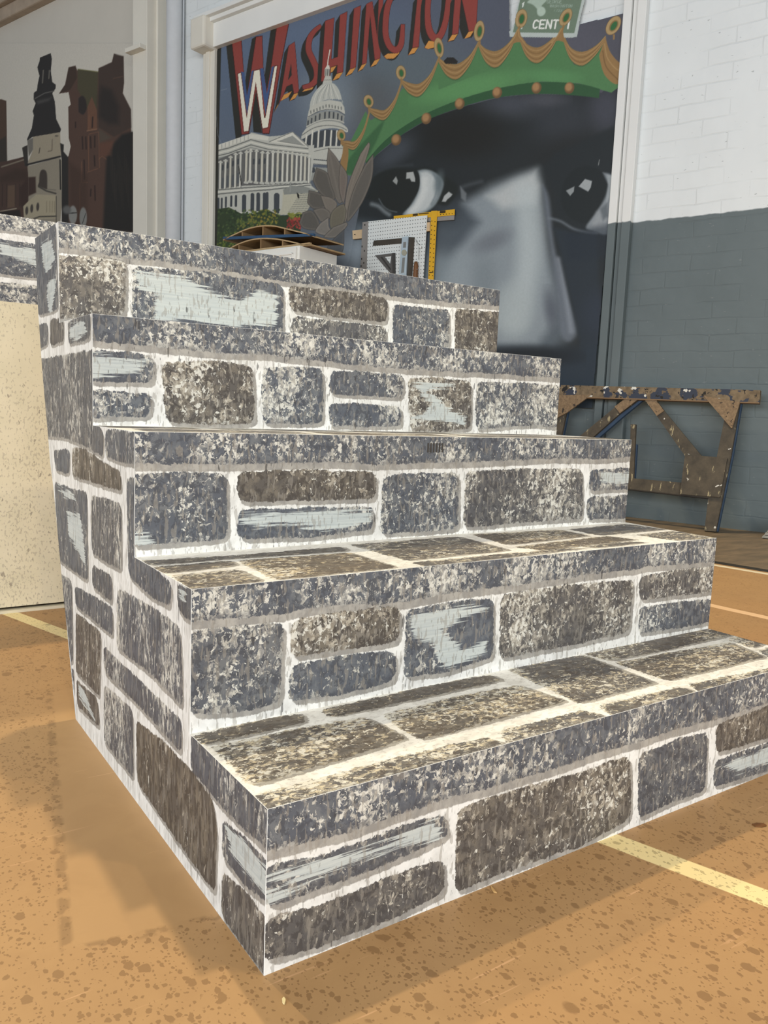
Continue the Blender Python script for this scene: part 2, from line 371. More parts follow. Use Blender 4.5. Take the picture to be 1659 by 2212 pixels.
SIDE = [S(f,[(70,500),(121,478),(127,668),(84,682)],.1,.3,[[(90,525),(112,520),(120,560),(100,590),(92,560)],[(104,610),(122,600),(118,640),(110,690),(102,650)]]),
 S(f,[(80,702),(104,697),(105,744),(80,756)],.1,.3), S(f,[(109,690),(139,684),(139,738),(109,748)],.6,.2),
 S(f,[(147,694),(190,676),(196,676),(196,732),(149,744)],.2,.4,[[(152,705),(180,692),(188,715),(165,735),(152,730)]]),
 S(f,[(80,777),(140,766),(205,755),(212,912),(226,935),(224,988),(190,966),(140,946),(80,942)],.25,.5),
 S(f,[(228,926),(300,935),(300,1006),(262,998),(228,986)],.1,.45),
 S(f,[(116,972),(152,970),(151,1025),(121,1016)],.05,.35), S(f,[(156,966),(180,967),(225,998),(262,1018),(264,1062),(200,1042),(156,1028)],.95,.4),
 S(f,[(118,1042),(189,1064),(191,1256),(128,1210)],.08,.35,[[(125,1050),(150,1062),(165,1080),(140,1075)],[(145,1105),(172,1110),(180,1150),(186,1230),(170,1190),(150,1165)]]),
 S(f,[(198,1070),(230,1076),(263,1088),(264,1232),(230,1215),(198,1192)],.3,.62),
 S(f,[(274,1032),(300,1028),(302,1204),(373,1258),(369,1312),(320,1285),(278,1240)],.05,.25),
 S(f,[(382,1256),(420,1276),(420,1343),(398,1332),(384,1313)],.2,.3,[[(386,1265),(402,1272),(400,1300),(388,1290)]]),
 S(f,[(200,1220),(243,1244),(244,1304),(200,1266)],.25,.45),
 S(f,[(128,1236),(156,1255),(159,1430),(145,1430)],.1,.5), S(f,[(150,1450),(160,1440),(161,1500),(154,1500)],.1,.4),
 S(f,[(162,1266),(205,1288),(245,1312),(246,1376),(205,1342),(164,1308)],.1,.35),
 S(f,[(254,1270),(320,1304),(390,1352),(397,1528),(320,1450),(252,1398)],.12,.62),
 S(f,[(164,1322),(219,1364),(217,1506),(165,1452)],.8,.35),
 S(f,[(166,1466),(212,1510),(217,1573),(167,1524)],.8,.3,[[(170,1478),(182,1492),(200,1540),(210,1568),(190,1530),(172,1505)]]),
 S(f,[(224,1394),(300,1466),(393,1556),(393,1628),(300,1524),(226,1452)],.15,.42),
 S(f,[(225,1476),(288,1533),(290,1683),(225,1602)],.25,.62),
 S(f,[(295,1555),(350,1597),(410,1658),(462,1728),(470,1800),(466,1930),(380,1812),(297,1688)],.98,.18),
 S(f,[(414,1578),(490,1650),(584,1748),(582,1843),(500,1762),(411,1662)],.15,.42),
 S(f,[(480,1770),(530,1808),(584,1862),(584,1955),(530,1910),(480,1852)],.2,.25,[[(488,1780),(530,1820),(576,1880),(580,1940),(530,1880),(500,1840)]]),
 S(f,[(481,1878),(530,1925),(584,1992),(584,2125),(530,2050),(478,1976)],.75,.3)]
ZB = []
for u, v in ((164,1529),(160,1480),(139,1300),(124,1140),(117.6,1065),(109,1000),(102.5,921),(92.4,807),(83.5,680),(76,508)):
    y, z = sdp(u, v); ZB.append((z, y))
ZB.sort(); YB = lambda z: np.interp(z, [a for a, b in ZB], [b for a, b in ZB])

stair = empty('staircase', (0,0,0), 'five step scenic staircase painted as grey and brown stone blocks with white mortar', 'stairs')
G = .0033
for k in range(5):
    nx = int(SW/G); nz = int((SZ[k+1]-SZ[k])/G)
    X, Z = np.meshgrid(np.linspace(0, SW, nx), np.linspace(SZ[k], SZ[k+1], nz))
    g = np.stack([X, np.full(X.shape, SY[k]), Z], -1)
    o = grid_mesh('riser', [g], (0,.012,0), M_RISER, stair, lambda V, L=RIS[k]: stones(V[:,0], V[:,2], L), (0,0,0))
for k in range(5):
    y1 = SY[k+1] if k < 4 else 1.17
    gy = G if k < 2 else .008; gx = G if k < 2 else .008
    X, Y = np.meshgrid(np.linspace(0, SW, int(SW/gx)), np.linspace(SY[k]+.0005, y1, int((y1-SY[k])/gy)))
    g = np.stack([X, Y, np.full(X.shape, SZ[k+1]+.0004)], -1)
    grid_mesh('tread', [g], (0,0,-.014), M_TREAD, stair, lambda V, L=TRE[k]: stones(V[:,0], V[:,1], L, (.004,-.006), .012), (0,0,0))
def side(xs, thick, L):
    P = []
    for k in range(5):
        z = np.linspace(SZ[k], SZ[k+1], int((SZ[k+1]-SZ[k])/G)); rows = []
        nu = int((1.0-SY[k])/G)+4
        for zz in z:
            y = np.linspace(SY[k]+.0008, float(YB(zz)), nu); rows.append(np.stack([np.full(nu, xs), y, np.full(nu, zz)], -1))
        P.append(np.array(rows))
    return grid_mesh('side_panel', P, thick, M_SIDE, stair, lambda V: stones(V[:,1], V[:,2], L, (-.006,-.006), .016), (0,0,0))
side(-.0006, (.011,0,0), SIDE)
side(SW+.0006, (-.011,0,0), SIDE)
mb = MB()
mb.hexa([(.02,.84,.01),(SW-.02,.84,.01),(SW-.02,.852,.01),(.02,.852,.01),(.02,1.155,.965),(SW-.02,1.155,.965),(SW-.02,1.167,.965),(.02,1.167,.965)])
mb.build('back_panel', M_PLY, stair)
mb = MB()                                                   # the handle slot cut under the third nosing
for i in range(6):
    x, z = fr(SY[2])(925+i*6.2, 951)
    mb.box((x-.0016, SY[2]-.0012, SZ[3]-.030), (x+.0016, SY[2]+.0008, SZ[3]-.012))
mb.build('vent_slot', plain('dark_slot', (70,66,62)), stair)

# ================================================================== platform behind the stairs
PY = 1.775
M_BEIGE = NT('speckled_beige_paint')
t = M_BEIGE; o_ = t.obj()
d1 = t.noise(t.map(o_, (75,75,40)), 1.0, 3, .55); d2 = t.noise(t.map(o_, (160,160,95)), 1.0, 2, .5); reg = t.noise(o_, 6, 2)
c = t.mix(t.step(t.noise(o_, 12, 3), .3, .7), rgb((222,212,184)), rgb((212,203,174)))
c = t.mix(t.mul(t.step(t.add(d2, t.mul(t.sub(reg, .5), .25)), .58, .61), .6), c, rgb((176,166,146)))
c = t.mix(t.mul(t.step(t.add(d1, t.mul(t.sub(reg, .5), .2)), .66, .68), .8), c, rgb((150,140,124)))
M_BEIGE = t.out(c, .6)
plat = empty('platform', (-.5, PY, 0), 'tall beige speckled scenic platform with a painted stone band on top, behind the stairs', 'platform')
f = fr(PY)
PT = f(0,461.5)[1]; PS = .90
XX0, XX1 = -.9, .62
def plow(x): return PS
BL = [dict(p=[(-1,PT+.1),(-1,f(0,496)[1]),(0.0,f(0,497)[1]),(.2,f(109,512)[1]+.004),(.7,f(109,512)[1]),(.7,PT+.1)], t=.1, d=.95, br=[], band=True),
      dict(p=[(-.42,f(0,516)[1]),(.03,f(0,516)[1]),(.40,f(76,530)[1]),(.40,f(76,598)[1]),(.03,f(0,592)[1]),(-.42,f(0,592)[1])], t=.1, d=.35, br=[[f(0,525),f(76,540),f(80,575),f(40,560),f(0,548)]]),
      dict(p=[(-1,f(0,610)[1]),(.02,f(0,609)[1]),(.6,f(80,616)[1]),(.6,PS-.08),(-1,PS-.08)], t=.1, d=.75, br=[], band=True)]
X, Z = np.meshgrid(np.arange(XX0, XX1, .004), np.linspace(PS, PT, int((PT-PS)/.004)))
g = np.stack([X, np.full(X.shape, PY), Z], -1)
o = grid_mesh('stone_band', [g], (0,.012,0), stone_mat('platform_stone_paint', (1,1,1), 70, (150,150,60), (12,12,220), .5), plat, lambda V: stones(V[:,0], V[:,2], BL), (-.5,PY,0))
mb = MB(); mb.box((XX0,PY,.016), (XX1-.004,PY+.012,PS)); o = mb.build('front_panel', M_BEIGE, plat); local(o, (-.5,PY,0))
mb = MB(); mb.box((XX0,PY-.012,.0), (XX1-.004,PY+.02,.008)); o = mb.build('base_strip', plain('pale_strip', (214,206,182), .6), plat); local(o, (-.5,PY,0))
mb = MB(); mb.box((XX0,PY+.013,PT-.014), (XX1-.004,PY+1.0,PT-.002)); mb.box((XX0,PY+.02,.02),(XX0+.012,PY+1.0,PT-.015)); mb.box((XX1-.016,PY+.02,.02),(XX1-.004,PY+1.0,PT-.015)); mb.box((XX0,PY+.99,.0),(XX1-.004,PY+1.0,PT-.015))
o = mb.build('deck', M_BEIGE, plat); local(o, (-.5,PY,0))

# ================================================================== floor
t = NT('painted_hall_floor'); o_ = t.obj()
def halfplane(t, o_, a, b):
    """signed distance to the line a->b in the floor plane, positive on its left"""
    a = np.array(a[:2]); b = np.array(b[:2]); d = (b-a)/np.linalg.norm(b-a); n = np.array([-d[1], d[0]])
    vm = t.n.new('ShaderNodeVectorMath'); vm.operation = 'DOT_PRODUCT'; t.put(vm.inputs[0], o_); vm.inputs[1].default_value = (n[0], n[1], 0)
    return t.sub(vm.outputs['Value'], float(n @ a))
def convex(t, o_, px):
    P = [on_floor(*q) for q in px]; r = None
    ar = sum(P[i-1][0]*P[i][1]-P[i][0]*P[i-1][1] for i in range(len(P)))
    if ar < 0: P = P[::-1]
    for i in range(len(P)):
        h = halfplane(t, o_, P[i-1], P[i]); r = h if r is None else t.math('MINIMUM', r, h)
    return r
n1 = t.noise(o_, 2.2, 4, .6); n2 = t.noise(o_, 9, 5, .6, .5)
base = t.mix(t.step(n1, .3, .7), rgb((168,134,94)), rgb((177,142,98)))
base = t.mix(t.mul(t.step(n2, .45, .7), .35), base, rgb((152,118,80)))
base = t.mix(t.mul(t.step(t.noise(t.map(o_, (1,1,1), loc=(4,2,0)), 1.4, 3), .52, .66), .25), base, rgb((184,140,92)))
# long pale scuffs along the court
scf = t.noise(t.map(o_, (5,90,1), rot=(0,0,-WA)), 1.0, 2, .5)
farm = halfplane(t, o_, on_floor(1535,1375), on_floor(1659,1395))
line = halfplane(t, o_, on_floor(1545,1219), on_floor(1659,1238))
lm = t.step(line, -.004, .004)                    # beyond the court edge
base = t.mix(t.mul(t.mul(t.step(scf, .68, .72), t.step(t.noise(o_, 3), .45, .55)), .45), base, rgb((222,178,138)))
# splatter
clean = convex(t, o_, [(113,1495),(156,2046),(482,1971),(300,1640),(200,1480)])
cl = t.step(t.add(clean, t.mul(t.sub(t.noise(o_, 60, 3), .5), .012)), -.002, .002)
dens = t.noise(t.map(o_, loc=(2,5,1)), 5.5, 3, .6)
nearm = t.step(t.sep(o_)[0], .5, 1.6, 0.0, .14)
spot = None
wob = t.n.new('ShaderNodeTexNoise'); wob.inputs['Scale'].default_value = 130; wob.inputs['Detail'].default_value = 2; t.put(wob.inputs['Vector'], o_)
wv = t.n.new('ShaderNodeVectorMath'); wv.operation = 'MULTIPLY_ADD'; t.l.new(wob.outputs['Color'], wv.inputs[0]); wv.inputs[1].default_value = (.007,.007,0); t.put(wv.inputs[2], o_)
for sc, th, r0 in ((230, .50, .34), (125, .64, .36), (58, .80, .34), (30, .93, .30)):
    dd_, cc_ = t.voro(t.map(wv.outputs[0], (1, .8, 0), loc=(sc, 3, 0)), sc, 1.0)
    rn = t.sep(cc_)
    on = t.step(t.sub(t.add(rn[0], t.mul(t.sub(dens, .5), .9)), t.mul(nearm, 1.6)), th, th+.01)
    k = t.mul(on, t.step(t.sub(dd_, t.mul(t.add(rn[1], .35), r0)), .03, -.03))
    spot = k if spot is None else t.math('MAXIMUM', spot, k)
spot = t.mul(spot, t.sub(1.0, cl))
base = t.mix(t.mul(t.sub(1.0, cl), .10), base, rgb((150,112,72)))
base = t.mix(t.mul(spot, .55), base, rgb((112,82,50)))
edge = t.mul(t.step(t.math('ABSOLUTE', t.add(clean, .006)), .010, .004), t.step(t.noise(o_, 38, 3), .47, .56))
base = t.mix(t.mul(edge, .55), base, rgb((126,98,66)))
# the pale court line that runs under the stairs
A = on_floor(1313,1811); B = on_floor(105,1356); dd = (B-A)[:2]/np.linalg.norm((B-A)[:2])
sl = halfplane(t, o_, A, B); wid = .0215
lnm = t.step(t.math('ABSOLUTE', sl), wid+.001, wid-.001)
base = t.mix(lnm, base, t.mix(t.mul(spot, .45), rgb((236,216,160)), rgb((120,100,66))))
ln2 = halfplane(t, o_, on_floor(1540,1308), on_floor(1659,1335))
base = t.mix(t.step(t.math('ABSOLUTE', t.add(ln2, t.mul(t.sub(t.noise(o_, 2), .5), .03))), .024, .020), base, rgb((226,190,150)))
ln3 = halfplane(t, o_, on_floor(1545,1221), on_floor(1659,1240))
base = t.mix(t.step(t.math('ABSOLUTE', ln3), .021, .017), base, rgb((222,212,186)))
far = t.mix(t.step(t.noise(t.map(o_, (2,8,1), rot=(0,0,-WA)), 2.0, 5, .65), .35, .65), rgb((128,112,92)), rgb((100,90,76)))
base = t.mix(t.step(line, .018, .022), base, far)
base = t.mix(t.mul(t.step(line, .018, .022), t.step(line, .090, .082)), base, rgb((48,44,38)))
t.bump(t.noise(o_, 300, 2), .05, .001)
M_FLOOR = t.out(base, .5, 0, .3)
mb = MB(); mb.box((-9,-9,-.05), (9,14,0)); tag(mb.build('floor', M_FLOOR), kind='structure')

# ================================================================== long wall
def wallM(s, q, z): return W(s, q, z)
def wall_part(name, boxes, mat, kind='structure', bevel=0, parent=None):
    mb = MB()
    for a, b in boxes: mb.box((a[0], -b[1], a[2]), (b[0], -a[1], b[2]))
    # keep object space = wall frame so brick courses run along it
    o = mb.build(name, mat, parent)
    Mx = Matrix.Translation(Vector(WP)) @ Matrix(((WD[0],-WN[0],0,0),(WD[1],-WN[1],0,0),(0,0,1,0),(0,0,0,1)))
    o.matrix_world = Mx
    if kind: tag(o, kind=kind)
    if bevel:
        md = o.modifiers.new('bevel', 'BEVEL'); md.width = bevel; md.segments = 2
    return o
PAINTZ = wpx(1500, 466)[1]
def painted(name, brick=True, white=(226,230,230), grey=(104,114,116), bumps=.6):
    t = NT(name); o_ = t.obj(); s = t.sep(o_)
    z = t.add(s[2], t.mul(t.sub(t.noise(o_, 14, 2), .5), .02))
    c1 = t.mix(t.step(t.noise(o_, 2.5, 4), .3, .7), rgb(white), rgb(tuple(x-6 for x in white)))
    c2 = t.mix(t.step(t.noise(o_, 2.5, 4), .3, .7), rgb(grey), rgb(tuple(x-7 for x in grey)))
    c = t.mix(t.step(z, PAINTZ-.004, PAINTZ+.004), c2, c1)
    if brick:
        cm = t.n.new('ShaderNodeCombineXYZ'); t.put(cm.inputs[0], s[0]); t.put(cm.inputs[1], s[2])
        warp = t.n.new('ShaderNodeVectorMath'); warp.operation = 'ADD'; t.put(warp.inputs[0], cm.outputs[0])
        nz = t.n.new('ShaderNodeTexNoise'); nz.inputs['Scale'].default_value = 5; t.put(nz.inputs['Vector'], o_)
        sc = t.n.new('ShaderNodeVectorMath'); sc.operation = 'SCALE'; sc.inputs['Scale'].default_value = .028
        t.l.new(nz.outputs['Color'], sc.inputs[0]); t.l.new(sc.outputs[0], warp.inputs[1])
        b = t.n.new('ShaderNodeTexBrick'); t.l.new(warp.outputs[0], b.inputs['Vector']); b.inputs['Scale'].default_value = 1
        b.inputs['Brick Width'].default_value = .30; b.inputs['Row Height'].default_value = .098; b.inputs['Mortar Size'].default_value = .006
        b.inputs['Mortar Smooth'].default_value = .6; b.inputs['Color1'].default_value = (1,1,1,1); b.inputs['Color2'].default_value = (.93,.93,.93,1); b.inputs['Mortar'].default_value = (.0,.0,.0,1)
        h = t.add(b.outputs['Color'], t.mul(t.noise(o_, 30, 4), .5))
        fade = t.step(t.noise(o_, 3.0, 3), .40, .62)
        h2 = t.mul(h, fade)
        t.bump(h2, .45*bumps, .012)
        pit = t.step(t.noise(t.map(o_, (1,1,2.2)), 26, 2), .70, .715)
        c = t.mix(t.mul(pit, .5), c, rgb((130,134,134)))
        c = t.mix(t.mul(t.mul(b.outputs['Fac'], fade), .10), c, rgb((60,66,68)))
    else: t.bump(t.noise(o_, 20, 4), .1, .01)
    return t.out(c, .55, 0, .25)
M_BRICK = painted('painted_brick'); M_TRIM = painted('painted_trim', False, (230,231,228))
M_WARMW = plain('aged_white_paint', (222,218,206), .55, var=.03, scale=3)
s_r = wpx(1363, 490)[0]; s_e = wpx(1314, 492)[0]; s_l = wpx(463, 300)[0]
wall_part('wall_back', [((-14, -.3, 0), (6, 0, 7.0))], M_BRICK)
# stepped casing right of the mural
def zs_at(u, v, q): return wpx(u, v, q)[0]
e = [zs_at(1314,492,.03), zs_at(1331,492,.03), zs_at(1342,492,.03), zs_at(1363,490,.03)]
for i, (a, b, q) in enumerate(((e[0], e[1], .045), (e[1]+.006, e[2], .03), (e[2]+.006, e[3], .05))):
    wall_part('trim_%d' % (i+1), [((a, 0, 0 if i < 2 else .62), (b, q, 5.6))], M_TRIM, bevel=.004)
wall_part('trim_4', [((e[2]+.006, .0, .0), (e[3]+.06, .058, .66))], M_TRIM, bevel=.01)
# left casing, lintel and its corner block
ML = wpx(461, 300, .06)[0]; MLL = wpx(437, 300, .06)[0]
zt = wpx(463, 103, .06)[1]
wall_part('trim_5', [((MLL, 0, 0), (ML, .06, zt)), ((MLL+.05, .06, 0), (MLL+.10, .075, zt))], M_WARMW, bevel=.004)
z0 = wpx(560, 66, .08)[1]
wall_part('trim_6', [((MLL-.02, 0, z0), (e[0]-.0, .08, z0+.20)), ((MLL-.02, .0, z0+.20), (e[0], .12, z0+.235)), ((MLL-.02, .0, z0+.235), (e[0], .16, z0+.27))], M_TRIM, bevel=.004)
wall_part('trim_7', [((MLL-.03, .0, z0-.02), (MLL+.16, .19, z0+.24))], M_WARMW, bevel=.02)
# boxed pilaster
sr = wpx(357, 300)[0]
lo, hi = 0.0, 2.5
for _ in range(40):
    q = (lo+hi)/2
    if wpx(318, 300, q)[0] < sr: lo = q
    else: hi = q
PQ = min(q, 1.2)
wall_part('trim_8', [((sr-.225, 0, 0), (sr-.012, PQ, 6.5)), ((sr-.012, 0, 0), (sr, PQ+.006, 6.5))], M_WARMW, bevel=.004)
wall_part('trim_9', [((sr, 0, 0), (sr+.03, PQ*.55, 6.5))], M_WARMW, bevel=.004)
# crown moulding at the far left
za = wpx(0, 62)[1]
wall_part('trim_10', [((-14, 0, za), (sr-.225, .10, za+.14)), ((-14, 0, za+.14), (sr-.225, .16, za+.24)), ((-14, 0, za+.24), (sr-.225, .13, za+.5))],
          plain('dusty_moulding', (172,156,138), .7, var=.12, scale=6), bevel=.015)
# small ledge on the pilaster
a = wpx(283, 113, PQ); b = wpx(316, 104, PQ)
o = wall_part('ledge_bracket', [((a[0], PQ, a[1]-.03), (sr-.02, PQ+.07, a[1]+.01))], M_WARMW, None, .004)
tag(o, 'small white ledge fixed across the white pilaster above the city mural', 'ledge')
# pipes
def wtube(name, s, q, r, z0, z1, mat, k=24):
    mb = MB(); mb.tube([W(s, q, z0), W(s, q, (z0+z1)/2), W(s, q, z1)], r, k); return mb.build(name, mat, smooth=True)
PX = wpx(376, 300, .08)[0]
o = wtube('drain_pipe', PX, .085, .072, 0, 6.4, plain('pipe_paint', (204,206,208), .5, var=.03))
tag(o, 'thick white painted drain pipe running up beside the pilaster', 'pipe')
o = wtube('electrical_conduit', wpx(394.5, 300, .03)[0], .03, .009, 0, 6.4, plain('conduit_paint', (190,194,198), .4, var=.03), 12)
tag(o, 'thin white conduit running up the wall beside the drain pipe', 'conduit')

# ================================================================== painting canvas (numbers only; becomes per-vertex paint colour on real panels)
class Canvas:
    def __init__(s, x0, y0, x1, y1, k=2):
        s.x0, s.y0, s.k = x0, y0, k; s.w = int((x1-x0)*k); s.h = int((y1-y0)*k)
        s.im = np.zeros((s.h, s.w, 3), 'f')
    def box(s, P, m):
        P = np.asarray(P, float); k = s.k
        a = max(0, int((P[:,0].min()-m-s.x0)*k)); b = min(s.w, int((P[:,0].max()+m-s.x0)*k)+2)
        c = max(0, int((P[:,1].min()-m-s.y0)*k)); d = min(s.h, int((P[:,1].max()+m-s.y0)*k)+2)
        if b <= a or d <= c: return None
        X, Y = np.meshgrid((np.arange(a, b)+.5)/k+s.x0, (np.arange(c, d)+.5)/k+s.y0); return a, b, c, d, X, Y
    def blend(s, bx, al, col):
        a, b, c, d = bx[:4]; al = np.clip(al, 0, 1)[..., None]
        s.im[c:d, a:b] = s.im[c:d, a:b]*(1-al) + np.asarray(col, 'f')*al
    def poly(s, P, col, blur=0, al=1.0):
        bx = s.box(P, blur+1.5)
        if bx is None: return
        d = sdf(P, bx[4], bx[5]); wd = max(blur, .35)
        t = np.clip(d/(2*wd)+.5, 0, 1); t = t*t*(3-2*t); s.blend(bx, t*al, col)
    def line(s, P, wd, col, blur=0, al=1.0):
        P = np.asarray(P, float); bx = s.box(P, wd+blur+1.5)
        if bx is None: return
        X, Y = bx[4], bx[5]; D = np.full(X.shape, 1e9)
        for i in range(len(P)-1):
            x0, y0 = P[i]; x1, y1 = P[i+1]; ex, ey = x1-x0, y1-y0; L = ex*ex+ey*ey+1e-9
            t = np.clip(((X-x0)*ex+(Y-y0)*ey)/L, 0, 1); D = np.minimum(D, np.hypot(X-x0-t*ex, Y-y0-t*ey))
        b = max(blur, .35); t = np.clip((wd/2-D)/(2*b)+.5, 0, 1); s.blend(bx, t*t*(3-2*t)*al, col)
    def ell(s, cx, cy, rx, ry, col, ang=0, blur=0, al=1.0, ring=0):
        r = max(rx, ry); bx = s.box([(cx-r, cy-r), (cx+r, cy+r)], blur*1.2+2)
        if bx is None: return
        a = math.radians(ang); X = bx[4]-cx; Y = bx[5]-cy; u = X*math.cos(a)+Y*math.sin(a); v = -X*math.sin(a)+Y*math.cos(a)
        d = (1-np.sqrt((u/rx)**2+(v/ry)**2))*min(rx, ry)
        if ring: d = np.minimum(d, ring-d)
        b = max(blur, .35); t = np.clip(d/(2*b)+.5, 0, 1); s.blend(bx, t*t*(3-2*t)*al, col)
    def sample(s, u, v):
        x = np.clip((u-s.x0)*s.k-.5, 0, s.w-1.001); y = np.clip((v-s.y0)*s.k-.5, 0, s.h-1.001)
        i = x.astype(int); j = y.astype(int); fx = (x-i)[:,None]; fy = (y-j)[:,None]; I = s.im
        return (I[j,i]*(1-fx)+I[j,i+1]*fx)*(1-fy) + (I[j+1,i]*(1-fx)+I[j+1,i+1]*fx)*fy
def spl(P, n=8):
    P = [np.array(p, float) for p in P]; P = [P[0]]+P+[P[-1]]; out = []
    for i in range(1, len(P)-2):
        a, b, c, d = P[i-1:i+3]
        for k in range(n):
            t = k/n; out.append(.5*((2*b)+(c-a)*t+(2*a-5*b+4*c-d)*t*t+(3*b-a-3*c+d)*t**3))
    return out+[P[-2]]
def T(ox, oy, k, P): return [(ox+k*x, oy+k*y) for x, y in P]
A2 = lambda P: T(420, 0, .28933, P)
A3 = lambda P: T(850, 0, .33153, P)
AD = lambda P: T(640, 90, .15672, P)
AB = lambda P: T(440, 260, .21700, P)
AE = lambda P: T(730, 340, .16275, P)
AN = lambda P: T(850, 0, .15672, P)
AS = lambda P: T(1090, 0, .16275, P)
AL = lambda P: T(0, 90, .18530, P)
AY = lambda P: T(900, 0, .45751, P)
AM = lambda P: T(1000, 560, .24111, P)

def paint_mural():
    c = Canvas(440, -40, 1370, 990, 2)
    X = np.linspace(0, 1, c.w)[None,:]; Y = np.linspace(0, 1, c.h)[:,None]
    g = np.array([96,112,136.])*(1-X[...,None]) + np.array([84,84,92.])*X[...,None]
    g = g + (np.array([8,-2,-22.]))*np.clip(Y*1.9-.25,0,.6)[...,None]
    c.im[:] = g
    c.ell(650, 60, 200, 60, (102,118,142), 0, 60, .6); c.ell(880, 150, 120, 70, (98,110,114), 0, 60, .7)
    c.ell(800, 230, 60, 60, (92,96,98), 0, 40, .8); c.ell(707, 215, 60, 70, (130,142,150), 0, 40, .7)
    c.ell(1230, 90, 80, 50, (92,92,102), 0, 30, .6)
    DK = (52,52,48); RED = (142,70,64); ORG = (204,146,78); OUT = (70,36,34)
    def letter(fills, holes=(), bottoms=(), v=(-9.5,15.5)):
        n = 14
        for i in range(n, -1, -1):
            f_ = i/n
            for P in fills: c.poly([(x+v[0]*f_, y+v[1]*f_) for x, y in P], DK)
            # re-open the counters only where the whole sweep misses them
        for P in bottoms: c.poly(P, OUT); 
        for P in bottoms:
            m = np.mean(P, 0); c.poly([m+(np.array(q)-m)*.94 for q in P], ORG)
        for P in fills: c.poly(P, OUT)
        for P in fills:
            Q = np.array(P); 
            bx = c.box(Q, 1)
            if bx is None: continue
            d = sdf(Q, bx[4], bx[5]); c.blend(bx, np.clip((d-.6)/.7+.5, 0, 1), RED)
    def stroke(P, w0):
        P = np.array(spl(P, 6)); n = np.gradient(P, axis=0); n = np.stack([-n[:,1], n[:,0]], 1); n /= np.linalg.norm(n, axis=1)[:,None]
        wv = np.full((len(P),1), w0/2.) if not hasattr(w0, '__len__') else np.interp(np.linspace(0,1,len(P)), np.linspace(0,1,len(w0)), w0)[:,None]/2
        return list(map(tuple, P+n*wv))+list(map(tuple, (P-n*wv)[::-1]))
    def bot(a, b, v=(-9.5,15.5)): return [a, b, (b[0]+v[0]*.9, b[1]+v[1]*.85), (a[0]+v[0], a[1]+v[1])]
    # big W
    c.poly(A2([(236,325),(282,308),(354,995),(352,1020),(308,1038)]), DK)
    c.poly(A2([(430,290),(462,270),(440,500),(388,705),(374,640),(405,430)]), DK)
    c.poly(A2([(570,215),(612,193),(590,470),(540,672),(520,600),(545,400)]), DK)
    c.poly(A2([(430,800),(462,690),(505,995),(440,985)]), DK)
    c.poly(A2([(278,312),(352,292),(368,520),(392,700),(422,520),(458,272),(508,265),(515,500),(540,672),(572,490),(612,195),(708,172),(648,480),(560,1000),(508,1000),(460,690),(408,1000),(350,1008)]), OUT)
    c.poly(A2([(282,316),(348,297),(365,520),(392,715),(425,524),(461,278),(504,270),(512,500),(540,684),(575,492),(616,200),(702,178),(643,480),(556,994),(512,994),(460,672),(404,994),(354,1002)]), RED)
    c.poly(A2([(345,535),(372,538),(392,715),(428,530),(452,520),(393,850)]), (72,92,134)); c.poly(A2([(490,512),(514,508),(541,700),(577,500),(600,490),(530,860)]), (72,92,134))
    c.poly(A2([(320,548),(350,540),(392,860),(442,524),(490,513),(520,860),(528,860),(595,490),(623,486),(552,955),(505,965),(458,640),(405,985),(366,988)]), (92,40,36))
    c.poly(A2([(325,552),(346,545),(390,885),(446,530),(486,519),(520,880),(530,880),(599,496),(617,492),(548,950),(509,958),(458,610),(402,978),(370,982)]), (228,224,206))
    # A
    letter([A2([(703,340),(750,310),(782,688),(742,702),(730,628),(688,648),(668,706),(624,790),(640,730)])], bottoms=[bot(*A2([(668,706),(730,680)])), bot(*A2([(624,790),(650,740)])), bot(*A2([(742,702),(782,688)]))])
    c.poly(A2([(722,470),(727,560),(698,600)]), DK)
    # S
    letter([stroke(A2([(948,190),(900,228),(862,285),(852,370),(885,450),(912,520),(910,590),(868,635),(806,652)]), [9,11,13,13.5,14,14,14,12,9])], bottoms=[A2([(832,656),(900,632),(880,668),(800,688)])])
    # H
    letter([A2([(975,155),(1045,130),(1012,600),(945,610)]), A2([(1085,112),(1142,84),(1110,538),(1062,550)]), A2([(1010,445),(1090,415),(1090,480),(1010,505)])], bottoms=[bot(*A2([(1015,505),(1062,490)])), bot(*A2([(1062,550),(1110,538)]))])
    # I
    letter([A2([(1190,62),(1244,40),(1206,502),(1160,518)])], bottoms=[bot(*A2([(1160,518),(1206,502)]))])
    # N
    letter([A2([(1282,30),(1322,10),(1286,470),(1250,484)]), A2([(1300,20),(1330,8),(1388,436),(1345,450)]), A2([(1375,-8),(1412,-30),(1388,436),(1358,440)])], bottoms=[bot(*A2([(1250,484),(1286,470)])), bot(*A2([(1345,450),(1388,436)]))])
    # G
    letter([stroke(A2([(1560,-90),(1490,-50),(1445,40),(1428,160),(1430,270),(1462,350),(1510,372),(1545,320),(1556,180)]), [10,12,13.5,13.5,13.5,14,15,13,9])], bottoms=[A2([(1440,400),(1500,398),(1540,362),(1530,400),(1490,438),(1430,440),(1412,420)])])
    # T
    letter([AN([(330,-60),(405,-80),(350,645),(258,665)])], bottoms=[bot(*AN([(258,665),(345,648)]))])
    # O
    letter([stroke(AN([(510,-160),(480,0),(470,200),(490,400),(560,520),(650,480),(720,280),(760,0),(770,-200)]), [13,13,13,15,17,15,13,13,13])], bottoms=[AN([(480,560),(600,575),(680,520),(640,600),(560,660),(470,680),(420,660)])])
    # N
    letter([AN([(845,-60),(940,-100),(895,465),(805,480)]), AN([(930,-60),(1080,-100),(1110,420),(1035,435)]), AN([(1060,-60),(1170,-100),(1140,420),(1080,430)])], bottoms=[bot(*AN([(805,480),(888,468)])), bot(*AN([(1035,435),(1110,425)]))])
    c.poly(AN([(940,70),(905,380),(960,540),(1030,430)]), DK)
